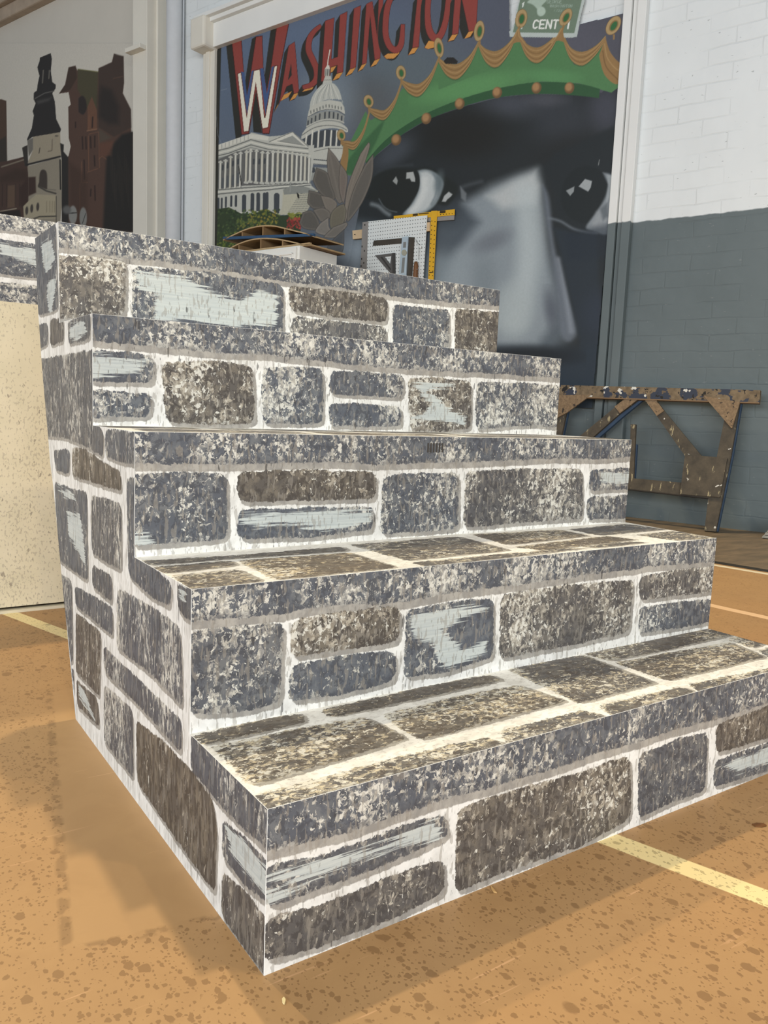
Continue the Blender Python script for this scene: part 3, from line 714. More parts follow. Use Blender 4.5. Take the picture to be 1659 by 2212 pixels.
    # ---------------- Capitol
    G1 = (190,190,180); G2 = (150,152,146); G3 = (110,112,108); G4 = (72,76,80); GL = (212,210,198)
    c.line(AD([(465,110),(440,240),(430,330)]), 2.2, GL); c.poly(AD([(428,320),(455,330),(465,380),(390,380)]), GL)
    c.poly(AD([(392,375),(465,378),(462,470),(388,470)]), G3); [c.line(AD([(x,378),(x-3,468)]), 1.3, GL) for x in (398,422,448)]
    c.poly(AD([(400,470),(475,472),(495,560),(360,580)]), G1); c.line(AD([(375,530),(490,525)]), 1, G3)
    c.poly(AD(spl([(185,930),(195,830),(240,720),(330,610),(420,560),(510,575),(580,650),(620,760),(635,860),(620,800),(420,800),(300,860),(190,940)], 5)), (186,188,180))
    for i in range(9): c.line(AD(spl([(230+i*45, 880-i*22 if i < 4 else 800), (280+i*34, 730-abs(i-4)*4), (400+i*12, 590)], 5)), .9, (140,144,140) if i % 2 else (222,220,208))
    c.poly(AD([(190,900),(330,830),(460,800),(620,830),(660,900),(672,1000),(600,960),(400,945),(280,975),(150,1060),(170,960)]), G1)
    for i in range(11): x = 200+i*42; y = 955-(i*17 if i < 6 else 85-(i-6)*8); c.line(AD([(x, y), (x+2, y+32)]), 2.2, G3)
    c.line(AD(spl([(160,1040),(300,965),(430,935),(580,955),(668,1010)])), 1.2, G4)
    c.poly(AD([(150,1060),(280,985),(420,955),(580,970),(665,1020),(655,1130),(440,1100),(290,1120),(135,1200)]), G2)
    for x, y, h in ((165,1120,60),(212,1090,66),(266,1060,72),(325,1035,82),(397,1015,84),(456,1010,84),(516,1015,80),(574,1030,74),(628,1055,60)):
        c.line(AD([(x, y-h*.45), (x-4, y+h*.45)]), 3.2, G4)
    c.line(AD(spl([(140,1170),(300,1095),(440,1070),(600,1090),(660,1120)])), 1.3, GL)
    c.poly(AD(spl([(130,1200),(280,1120),(440,1095),(600,1120),(700,1190),(700,1250),(560,1195),(400,1200),(240,1250),(75,1345),(85,1260)],5)), G1)
    c.line(AD(spl([(80,1290),(240,1190),(420,1155),(600,1175),(695,1220)])), 1.6, G3)
    c.poly(AD([(90,1345),(240,1255),(420,1210),(640,1230),(650,1430),(440,1440),(240,1470),(120,1420)]), G4)
    for x in (135,218,305,392,478,556,628): c.line(AD([(x+6, 1230 if x > 200 else 1290), (x-8, 1450)]), 3.6, GL)
    c.poly(AD([(240,1470),(440,1440),(645,1440),(640,1560),(600,1640),(430,1700),(210,1690),(215,1560)]), G1)
    c.line(AD([(215,1520),(430,1470),(640,1470)]), 1.3, G3); c.line(AD([(210,1620),(430,1640)]), 2.0, G4); c.line(AD([(210,1680),(430,1700)]), 1.4, G3)
    c.poly(AD([(205,1730),(440,1740),(440,1914),(205,1914)]), G2); c.ell(*AD([(235,1770)])[0], 4, 6, G4)
    # main block
    c.poly(AB([(125,250),(330,180),(460,140),(470,120),(650,160),(780,150),(885,110),(1040,250),(1100,245),(1090,430),(1060,640),(1130,700),(1010,940),(760,940),(380,950),(180,900),(90,890),(100,690)]), G1)
    c.poly(AB([(125,250),(460,135),(650,160),(640,200),(470,180),(125,300)]), GL)
    for i in range(9): x = 140+i*38; c.line(AB([(x, 255-i*14), (x, 292-i*13)]), 1.2, G2)
    c.poly(AB([(650,215),(885,112),(1035,262)]), GL); c.poly(AB([(740,208),(885,152),(1000,250)]), G2); c.line(AB([(650,215),(885,115),(1040,262)]), 1.4, G3)
    c.line(AB([(735,205),(1010,252)]), 1, G3)
    for k in (0, 1, 2, 3):
        dy = k*26; cc = (G3, GL, G3, G2)[k]
        c.line(AB([(120,305+dy),(250,275+dy),(470,192+dy),(650,238+dy),(1040,282+dy)]), 2.2 if k % 2 == 0 else 2.8, cc)
    c.poly(AB([(115,400),(330,310),(460,290),(650,305),(1060,360),(1060,630),(660,640),(400,650),(100,690)]), (104,104,102))
    for i, (x, yt, yb) in enumerate(((122,400,670),(165,410,690),(215,395,690),(265,360,690),(315,330,680),(365,320,680),(425,310,610),(465,300,600),(524,300,610),(582,315,615),(635,320,615),(688,310,615),(738,310,610),(788,315,610),(835,322,610),(880,325,605),(926,335,605),(970,340,605),(1010,345,600),(1050,360,630))):
        wd = 5.4 if i > 5 else 4.2
        c.line(AB([(x+4, yt), (x-4, yb)]), wd, GL if i % 3 else (204,200,184)); c.line(AB([(x+14, yt+8), (x+6, yb)]), 1.2, G3)
        c.line(AB([(x-12, yt+6), (x+18, yt+8)]), 3.4, G1); c.line(AB([(x-16, yb+8), (x+10, yb+12)]), 5.0, G1)
    for x, y in ((190,450),(240,430),(292,410),(345,390),(500,390),(555,390),(608,385)): c.line(AB([(x, y), (x-3, y+40)]), 4, G4)
    for x, y in ((190,620),(240,600),(292,590),(345,570),(500,540),(555,550),(608,540),(660,545),(710,545),(760,545)): c.line(AB([(x, y-40), (x-3, y+50)]), 4.5, (88,92,96))
    c.line(AB([(350,460),(375,640)]), 1.8, (40,40,38))
    for k, cc in enumerate((G3, GL, G3)): c.line(AB([(100,695+k*22),(400,672+k*18),(650,655+k*18),(1060,628+k*8)]), 2.4, cc)
    for x, w_, y0, y1 in ((145,6,770,890),(180,4,770,870),(222,4,760,860),(275,5,750,850),(322,5,745,850),(403,9,740,910),(485,8,725,900),(543,8,720,890),(605,7,720,880),(632,6,715,870),(727,12,725,910)):
        c.line(AB([(x, y0+w_*2), (x-2, y1)]), w_, G4)
    c.line(AB([(90,885),(380,920),(640,905),(760,935)]), 2.4, GL)
    c.poly(AB([(790,690),(1010,660),(1140,700),(1010,940),(750,940),(780,860)]), (188,184,164)); c.poly(AB([(790,690),(870,650),(1010,660),(1130,700),(1060,720),(800,740)]), (140,142,136))
    for i in range(11): y = 730+i*18; c.line(AB([(960-i*12, y), (1080, y+6)]), 1.0, G3)
    c.poly(AB([(925,715),(950,740),(950,780),(935,770)]), (30,30,28)); c.line(AB([(865,620),(860,710)]), 3, G2)
    # bushes
    rs = np.random.RandomState(3)
    c.poly(AB([(85,890),(250,865),(380,930),(500,930),(620,880),(760,950),(980,930),(960,1130),(700,1280),(80,1270)]), (58,70,50))
    for cols, bx_, n_ in (([(66,84,56),(48,60,44),(84,100,62)], (90,880,480,1140), 150), ([(128,128,60),(150,132,62),(104,116,56),(60,74,48)], (440,890,760,1110), 190), ([(140,140,66),(112,120,56)], (840,920,975,990), 50), ([(156,60,58),(178,78,70),(130,52,50)], (830,970,965,1080), 70), ([(118,130,60),(88,104,52),(60,76,48)], (85,1110,330,1260), 120), ([(96,110,60),(120,120,60)], (330,980,500,1080), 50)):
        for _ in range(n_):
            x = rs.uniform(bx_[0], bx_[2]); y = rs.uniform(bx_[1], bx_[3]); q = AB([(x, y)])[0]
            c.ell(q[0], q[1], rs.uniform(1.2, 3.2), rs.uniform(1, 2.4), cols[rs.randint(len(cols))], rs.uniform(0,180), .7, .85)
    # ---------------- face
    FD = (44,48,50)
    face = [(1352,150),(1300,200),(1230,205),(1150,203),(1080,210),(1010,228),(930,255),(870,290),(810,338),(795,375),(780,430),(755,560),(740,600),(760,1000),(1380,1000),(1380,150)]
    c.poly(face, FD, .5)
    c.ell(850, 330, 50, 22, (74,80,88), -35, 18, .8); c.ell(1105, 225, 60, 26, (82,86,96), 0, 26, .7); c.ell(1215, 260, 60, 60, (66,70,78), 20, 40, .55)
    c.ell(1310, 235, 34, 50, (80,82,94), 0, 26, .7); c.ell(1180, 215, 40, 14, (88,90,98), 0, 12, .6)
    c.ell(1000, 290, 90, 50, (38,38,36), 0, 30, .8); c.ell(1240, 330, 70, 40, (40,42,42), 0, 28, .7)
    # brow light band / eye socket left
    c.line(spl([(800,400),(815,375),(850,362),(890,356)]), 6, (62,68,72), 5, .6)
    # lower face greys
    c.poly([(770,480),(850,500),(980,480),(1020,440),(1100,420),(1190,560),(1240,720),(1200,760),(1080,760),(740,760),(745,560)], (96,106,114), 26, .9)
    c.ell(800, 560, 60, 60, (150,160,168), 0, 36, .85); c.ell(985, 620, 60, 90, (140,152,158), -10, 45, .85); c.ell(1000, 470, 60, 40, (72,80,88), 0, 28, .7)
    c.ell(1010, 520, 30, 16, (66,74,84), -20, 14, .7); c.ell(950, 520, 50, 26, (70,78,86), 10, 22, .6)
    # nose highlight
    c.poly([(1172,362),(1200,420),(1200,520),(1232,640),(1262,760),(1400,800),(1400,240),(1200,330)], (42,47,50), 8, .97)
    c.poly([(1000,440),(1060,400),(1120,376),(1162,364),(1172,420),(1180,490),(1186,560),(1200,640),(1196,700),(1160,745),(1080,750),(980,740),(950,640),(985,540),(1035,480)], (146,156,162), 17, .85)
    c.poly([(1052,424),(1105,392),(1156,370),(1166,400),(1156,440),(1085,452)], (188,193,193), 15, .85)
    c.line(spl([(1135,420),(1142,520),(1136,600),(1112,690)]), 50, (182,192,194), 22, .75)
    c.ell(1105, 670, 44, 56, (168,178,180), 0, 26, .75); c.ell(1062, 522, 40, 18, (108,114,122), -25, 13, .75); c.ell(1046,606,26,50,(118,128,134),0,22,.6)
    c.line(spl([(1040,392),(1010,400),(985,410)]), 7, (92,98,104), 6, .5)
    c.poly([(994,402),(1008,418),(1006,436),(996,428)], (120,126,130), 3, .8)
    c.poly(spl([(1172,400),(1186,430),(1196,520),(1214,600),(1240,690),(1244,722),(1228,738),(1212,722),(1204,660),(1192,560),(1180,480)],4), (108,116,126), 7, .85)
    c.line(spl([(1206,560),(1222,640),(1234,715)]), 10, (136,144,154), 7, .8)
    c.ell(1190, 668, 13, 40, (86,92,102), -6, 11, .8)
    c.poly([(1196,492),(1220,497),(1245,506),(1290,500),(1300,880),(1270,860),(1246,700),(1214,560)], (46,54,62), 7, .9)
    # below: dark mouth area
    c.poly([(900,765),(1080,752),(1180,756),(1250,752),(1400,700),(1400,1000),(900,1000)], (46,56,66), 20, .97)
    c.ell(1140, 770, 110, 20, (34,38,42), 0, 12, .8); c.ell(1300, 680, 40, 50, (52,60,74), 0, 26, .6)
    c.poly([(740,600),(1000,700),(1060,745),(1040,790),(900,800),(740,790)], (110,120,126), 22, .6)
    # left eye
    EL = AE(spl([(370,540),(420,440),(440,300),(560,200),(760,140),(1000,150),(1200,130),(1400,240),(1600,380),(1560,520),(1440,640),(1300,620),(1200,740),(1000,760),(760,720),(640,700),(560,580),(430,560)],5))
    c.poly(EL, (40,44,43), 5)
    c.poly(AE(spl([(1060,175),(1140,158),(1240,175),(1340,240),(1400,330),(1380,450),(1300,620),(1180,720),(1000,780),(860,760),(960,640),(1050,480),(1085,330),(1075,230)],5)), (128,138,142), 3)
    c.poly(AE(spl([(1090,200),(1180,185),(1260,240),(1315,330),(1310,480),(1250,600),(1150,710),(960,760),(900,740),(1010,620),(1090,450),(1100,330)],5)), (186,192,192), 5)
    c.line(AE(spl([(1150,300),(1140,450),(1060,620),(980,720)])), 14, (206,210,208), 7, .8)
    c.ell(*AE([(1340,330)])[0], 9, 22, (96,108,112), 10, 7, .8); c.line(AE(spl([(1240,620),(1300,480),(1320,330),(1270,220)])), 3.5, (110,122,128), 3, .7)
    c.poly(AE(spl([(540,500),(560,330),(720,200),(950,170),(1060,200),(1085,320),(1060,450),(960,600),(840,700),(740,715),(640,690),(570,600)],5)), (40,43,42), 1.2)
    c.poly(AE([(770,250),(795,310),(780,365),(725,315)]), (150,154,152), 1.2); c.poly(AE([(910,200),(1000,190),(1025,280),(1025,325),(975,320),(955,280),(905,285)]), (168,172,170), 1.2)
    c.line(AE(spl([(450,620),(540,650),(620,720),(680,760)])), 8, (130,138,142), 5, .8); c.line(AE(spl([(545,550),(600,640),(680,700),(780,725)])), 2.5, (92,100,104), 1.5, .8)
    c.poly(AE([(1470,455),(1520,490),(1500,520),(1450,560),(1430,590),(1380,585),(1410,510)]), (170,174,174), 1.5)
    # right eye
    c.ell(1264, 420, 52, 62, (38,43,45), 10, 3)
    c.poly(AY(spl([(880,815),(925,830),(950,900),(915,1095),(830,1090),(800,1070),(850,1000),(890,930),(905,870)],5)), (132,140,146), 4)
    c.poly(AY(spl([(900,825),(935,840),(925,900),(895,960),(905,880)],4)), (156,164,168), 3); c.poly(AY([(850,1000),(905,960),(905,1085),(820,1075)]), (150,156,160), 7, .9)
    c.poly(AY([(865,985),(900,960),(905,1020),(880,1040)]), (92,100,106), 5, .8)
    c.poly(AY([(705,900),(745,880),(742,905),(725,925)]), (140,146,148), 1.2); c.poly(AY([(795,845),(828,855),(822,885),(810,905),(765,880)]), (158,164,166), 1.2)
    c.line(AY(spl([(625,1030),(680,1045),(740,1080),(800,1095),(850,1100)])), 5, (110,118,126), 4, .85)
    c.line(AY([(863,755),(858,780)]), 1.8, (120,124,124))
    c.poly([(1318,482),(1218,505),(1230,560),(1320,560)], (40,48,58), 10, .5)
    # ---------------- crown
    GR = (84,126,84); GD = (54,88,60)
    crown = [(735,375),(745,330),(760,300),(790,240),(800,260),(830,245),(860,205),(870,190),(905,205),(930,175),(945,130),(985,165),(1010,140),(1032,95),(1060,140),(1090,115),(1115,75),(1150,130),(1195,105),(1210,68),(1240,140),(1290,110),(1305,90),(1320,170),(1340,186),(1320,200),(1250,180),(1170,176),(1100,186),(1020,206),(940,236),(880,272),(830,310),(790,350),(760,380)]
    c.poly(crown, GR, .5)
    c.ell(1010, 190, 110, 22, (100,152,98), -12, 14, .7); c.ell(1190, 165, 60, 14, (96,148,98), 4, 10, .6)
    c.poly(spl([(735,372),(760,335),(800,290),(830,262),(800,330),(760,378)],3), GD, 3, .6)
    band = spl([(790,350),(830,305),(880,268),(940,236),(1020,206),(1100,186),(1170,177),(1250,181),(1296,192)],5)
    low = spl([(1294,212),(1240,206),(1160,203),(1080,210),(1010,227),(930,256),(870,290),(812,336),(792,362)],5)
    c.poly(band+low, GD, .5)
    c.poly([(1296,192),(1310,196),(1322,200),(1330,184),(1300,180),(1290,186)], GR)
    for x, y in ((856,302),(921,256),(993,224),(1074,200),(1159,190),(1230,190)):
        c.ell(x, y, 10.5, 12.5, (110,86,60), 15, 1); c.ell(x-1.5, y-2, 7.5, 9, (164,128,90), 15, 3)
    SW1 = (148,118,78); SW2 = (172,142,98); SW3 = (116,90,58)
    swags = [((738,318),(755,300),(782,296),(800,262)), ((800,262),(825,262),(846,232),(868,182)), ((868,182),(890,205),(920,190),(947,130)), ((947,130),(975,165),(1005,150),(1032,90)), ((1032,90),(1050,135),(1090,120),(1118,65)), ((1118,65),(1135,120),(1180,105),(1210,62)), ((1210,62),(1225,125),(1275,115),(1308,80))]
    def swag(a, b, ku, kl, fill):
        ax, ay = a; bx, by = b; my = max(ay, by); d = (bx-ax)*.36; dy = by-ay
        def cur(k, off):
            m = my+d*k
            return spl([(ax, ay+off), (ax+(bx-ax)*.2, ay+(m-ay)*.78+off*.2), (ax+(bx-ax)*.48, m), (ax+(bx-ax)*.78, by+(m-by)*.62+off*.2), (bx, by+off)], 7)
        up = cur(ku, 0); lo = cur(kl, 9)
        if fill: c.poly([(ax, ay)]+up[3:-3]+[(bx, by), (bx, by+70), (ax, ay+70)], GR, .4)
        c.poly([(x, y+2.2) for x, y in lo]+up[::-1], (60,84,58), 1.4, .7); c.poly(up+lo[::-1], SW1, .4)
        for k, cl, w_ in ((.2, SW2, 2.2), (.4, SW3, 1.5), (.58, SW2, 2.4), (.76, SW3, 1.6), (.9, SW2, 1.4)):
            c.line([tuple(np.array(u_)*(1-k)+np.array(l_)*k) for u_, l_ in zip(up, lo)], w_, cl, 1.0, .75)
    for a, b, ku, kl, fl_ in (((738,304),(799,233),0,.8,0), ((799,233),(868,172),.15,1.0,0), ((868,172),(947,124),.3,1.25,0), ((947,124),(1033,90),.45,1.5,1), ((1033,90),(1118,62),.65,1.8,1), ((1118,62),(1211,57),1.2,2.2,1), ((1211,57),(1308,77),1.0,1.85,1)): swag(a, b, ku, kl, fl_)
    c.poly(spl([(1308,80),(1316,108),(1330,128),(1345,140),(1356,148),(1350,168),(1330,182),(1305,160),(1294,120)],4), SW1, .4)
    c.line(spl([(1306,95),(1312,125),(1330,148),(1350,158)]), 2, SW2, 1); c.line(spl([(1302,110),(1310,145),(1335,172)]), 2, SW3, 1)
    c.poly(spl([(742,305),(752,320),(752,345),(745,380),(735,358),(740,330)],4), SW1, .4)
    for x, y, rx, ry, an in ((737,292,8.5,12,-10),(796,219,10,13.5,-12),(866,157,10,15,-5),(948,103,9.5,21,-8),(1035,67,10.5,22,8),(1126,40,12,20,12),(1222,37,11,20,28),(1325,55,13,22,32)):
        c.ell(x, y, rx+.8, ry+.8, SW3, an, .6); c.ell(x, y, rx, ry, (172,148,106), an, .5); c.ell(x+.8, y+.8, rx*.62, ry*.62, (136,110,74), an, .8); c.ell(x+1, y+1, rx*.42, ry*.5, (58,106,66), an, .7)
        c.line([(x+1, y+ry-1), (x+1, y+ry+7)], 4, SW1)
    c.poly([(958,132),(966,124),(980,124),(989,132),(987,138),(962,138)], (48,46,44))
    # ---------------- leaves
    L1 = (112,106,98); L2 = (96,92,86)
    def leaf(P, col, hl=(140,132,122), spine=None):
        Q = AB(spl(P, 5)); c.poly(Q, (70,66,62), .6); bx = c.box(Q, 1); d = sdf(Q, bx[4], bx[5]); c.blend(bx, np.clip((d-.8)/1.2+.4, 0, 1), col)
        c.blend(bx, np.exp(-((d-2.6)/1.6)**2)*.35*(d > 0), hl)
        if spine: c.line(AB(spine), 3, hl, 2.5, .4)
    leaf([(1240,270),(1330,380),(1400,520),(1420,700),(1360,830),(1290,740),(1240,560),(1225,400)], L1, spine=[(1250,300),(1300,560),(1350,780)])
    leaf([(1360,430),(1430,540),(1420,700),(1390,830),(1350,700),(1345,560)], (118,108,100))
    leaf([(1640,215),(1655,260),(1590,470),(1500,700),(1420,1000),(1395,980),(1410,780),(1450,600),(1560,330)], (122,114,104), (152,142,130), [(1620,260),(1500,560),(1410,900)])
    leaf([(1690,330),(1680,560),(1600,780),(1520,910),(1430,1010),(1440,860),(1500,660),(1600,450)], (100,96,90), (146,136,124))
    leaf([(1120,470),(1230,520),(1270,640),(1310,780),(1210,770),(1130,690),(1085,600)], L2)
    leaf([(1045,695),(1150,720),(1230,790),(1210,870),(1090,880),(1030,820)], L2)
    leaf([(1160,745),(1270,770),(1330,830),(1290,920),(1250,940),(1200,860)], (124,116,106))
    leaf([(985,915),(1080,900),(1150,1010),(1140,1090),(1000,1080),(950,1020)], L2)
    leaf([(1085,890),(1190,870),(1260,920),(1240,1000),(1160,1010)], (112,106,98))
    leaf([(1400,830),(1340,850),(1270,920),(1255,1050),(1320,1100),(1400,1010),(1420,900)], (112,106,92), (132,126,110))
    leaf([(1245,960),(1250,1060),(1290,1110),(1230,1150),(1110,1110),(1160,1020)], (128,122,114), (160,150,140))
    leaf([(1420,1010),(1430,1050),(1330,1160),(1220,1170),(1200,1150),(1290,1060)], (116,110,102), (152,144,134))
    leaf([(1400,1080),(1390,1290),(1330,1330),(1230,1270),(1300,1170)], (84,86,88), (104,104,104))
    # ---------------- stamp
    c.poly(AS([(120,-260),(1060,-260),(1080,0),(1020,190),(960,490),(880,500),(70,490),(60,420),(130,300),(150,120),(190,0)]), (182,192,188), .4)
    c.poly(AS([(230,-260),(1050,-260),(1025,0),(925,440),(110,430),(205,0)]), (112,130,112), .5)
    c.poly(AS(spl([(330,0),(300,35),(370,60),(430,120),(440,190),(480,215),(540,170),(530,110),(490,80),(560,0),(520,-60),(380,-60)],4)), (168,186,172), 1.5)
    c.ell(*AS([(485,150)])[0], 9, 10, (176,194,180), 0, 2)
    fnt = {'C': [[(1,.15),(.6,0),(.2,.1),(0,.5),(.15,.9),(.5,1),(.9,.85)]], 'E': [[(1,0),(0,0),(0,1),(1,1)],[(0,.5),(.8,.5)]], 'N': [[(0,1),(0,0),(1,1),(1,0)]], 'T': [[(0,0),(1,0)],[(.5,0),(.5,1)]], '1': [[(.5,0),(.5,1)]],
           'G': [[(1,.15),(.6,0),(.2,.1),(0,.5),(.15,.9),(.5,1),(.95,.9),(.95,.55),(.6,.55)]], 'O': [[(.5,0),(0,.3),(0,.7),(.5,1),(1,.7),(1,.3),(.5,0)]], 'R': [[(0,1),(0,0),(.9,.1),(.9,.4),(0,.5),(.9,1)]], 'W': [[(0,0),(.25,1),(.5,.2),(.75,1),(1,0)]], 'A': [[(0,1),(.5,0),(1,1)],[(.2,.65),(.8,.65)]],
           'S': [[(1,.1),(.4,0),(0,.25),(1,.7),(.6,1),(0,.9)]], 'H': [[(0,0),(0,1)],[(1,0),(1,1)],[(0,.5),(1,.5)]], 'I': [[(.5,0),(.5,1)]], '7': [[(0,0),(1,0),(.4,1)]], '3': [[(0,0),(1,.1),(.4,.45),(1,.75),(0,1)]], '2': [[(0,.2),(.6,0),(1,.3),(0,1),(1,1)]]}
    def text(s_, x, y, w_, h_, gap, th, col, sl=-.18, al=1):
        for ch in s_:
            if ch != ' ':
                for P in fnt[ch]: c.line(AS([(x+px*w_+(1-py)*h_*(-sl), y+py*h_) for px, py in P]), th, col, .35, al)
            x += w_+gap
    text('CENT', 372, 268, 62, 108, 26, 3.4, (226,228,222)); text('1', 820, 268, 40, 108, 0, 3.6, (226,228,222)); text('1', 205, 300, 40, 75, 0, 3.4, (210,216,208)); c.line(AS([(250,45),(240,90)]), 3, (214,220,214)); c.line(AS([(262,30),(236,52)]), 2, (214,220,214))
    text('GEORGE', 560, -5, 24, 50, 10, 1.2, (160,178,166), al=.8); text('WASHINGTON', 600, 62, 22, 34, 8, 1.1, (158,176,164), al=.8); text('1732', 650, 125, 20, 28, 10, 1.1, (150,168,156), al=.7)
    for x, y, rx, ry, an in ((1126,40,12,20,12),(1222,37,11,20,28)):
        c.ell(x, y, rx+.8, ry+.8, SW3, an, .6); c.ell(x, y, rx, ry, (172,148,106), an, .5); c.ell(x+.8, y+.8, rx*.62, ry*.62, (136,110,74), an, .8); c.ell(x+1, y+1, rx*.42, ry*.5, (58,106,66), an, .7)
        c.line([(x-4, y+ry-2), (x-8, y+ry+10)], 4.5, SW1)
    c.poly(AS([(170,385),(195,385),(215,470),(280,560),(160,560),(60,600),(110,500)]), SW1); c.line(AS([(185,390),(190,480),(260,570)]), 2, SW2, 1); c.line(AS([(170,400),(130,500),(60,590)]), 2, SW2, 1)
    c.poly(AS([(745,370),(770,370),(785,480),(830,570),(720,540),(640,560),(700,470)]), SW1); c.line(AS([(755,380),(700,480),(620,570)]), 2, SW2, 1)
    # gap shadow beside the frame, painted in as a dark left margin
    c.poly([(440,110),(478,96),(472,330),(468,560),(440,560)], (48,48,44), .5)
    # scratches
    c.line([(466,230),(470,290),(482,320)], .9, (150,160,168), .5, .6); c.line([(477,195),(490,192)], 1, (150,160,168), .6, .6)
    return c
MQ = .03
MASK1 = [(461,104),(747,1),(800,-60),(1100,-60),(1101,48),(1101,70),(1110,78),(1240,80),(1252,52),(1352,27),(1346,144),(1352,147),(1348,160),(1343,170),(1283,834),(1272,1000),(440,1000),(450,560)]
MASK2 = [(1110,-60),(1266,-60),(1264,0),(1256,30),(1246,78),(1240,80),(1102,79),(1100,69),(1112,48),(1115,20),(1122,0)]
def painted_panel(name, canvas, masks, sx, zz, q, mat, q2=0):
    """a flat panel standing in the wall plane; its outline is the cut edge of the board"""
    S_, Z_ = np.meshgrid(sx, zz); n, m = S_.shape
    V = WP + S_.reshape(-1,1)*WD + WN*q + np.stack([0*Z_.ravel(), 0*Z_.ravel(), Z_.ravel()], 1)
    u, v = project(V); col = lin(canvas.sample(u, v))
    keep = np.zeros(len(V), bool)
    for mk in masks: keep |= sdf(mk, u, v) > 0
    ii = np.arange(n*m).reshape(n, m); F = np.stack([ii[:-1,:-1], ii[:-1,1:], ii[1:,1:], ii[1:,:-1]], -1).reshape(-1,4)
    F = F[keep[F].all(1)]
    used = np.unique(F); rm = np.full(len(V), -1); rm[used] = np.arange(len(used)); F = rm[F]; V = V[used]; col = col[used]
    me = bpy.data.meshes.new(name); me.vertices.add(len(V)); me.vertices.foreach_set('co', V.astype('f').ravel())
    me.loops.add(F.size); me.loops.foreach_set('vertex_index', F.ravel().astype('i'))
    me.polygons.add(len(F)); me.polygons.foreach_set('loop_start', np.arange(0, F.size, 4, dtype='i')); me.update(calc_edges=True); me.validate()
    at = me.attributes.new('paint', 'FLOAT_COLOR', 'POINT'); at.data.foreach_set('color', np.concatenate([col, np.ones((len(col),1))], 1).astype('f').ravel())
    return link(name, me, mat)
t = NT('mural_paint'); o_ = t.obj(); cc = t.attr('paint', True)
k = t.step(t.noise(o_, 60, 3, .6), .3, .7, .96, 1.04)
mm = t.n.new('ShaderNodeVectorMath'); mm.operation = 'SCALE'; t.put(mm.inputs[0], cc); t.put(mm.inputs['Scale'], k)
M_MURAL = t.out(mm.outputs[0], .5, 0, .25)
cv = paint_mural()
us = np.arange(444, 1364, 1.15); sx = [wpx(u, 500, MQ)[0] for u in us]
o = painted_panel('mural', cv, [MASK1, MASK2], sx, np.arange(.70, 4.9, .0045), MQ, M_MURAL)
tag(o, 'large painted mural with a dark face, green crown, domed building and red letters', 'mural')

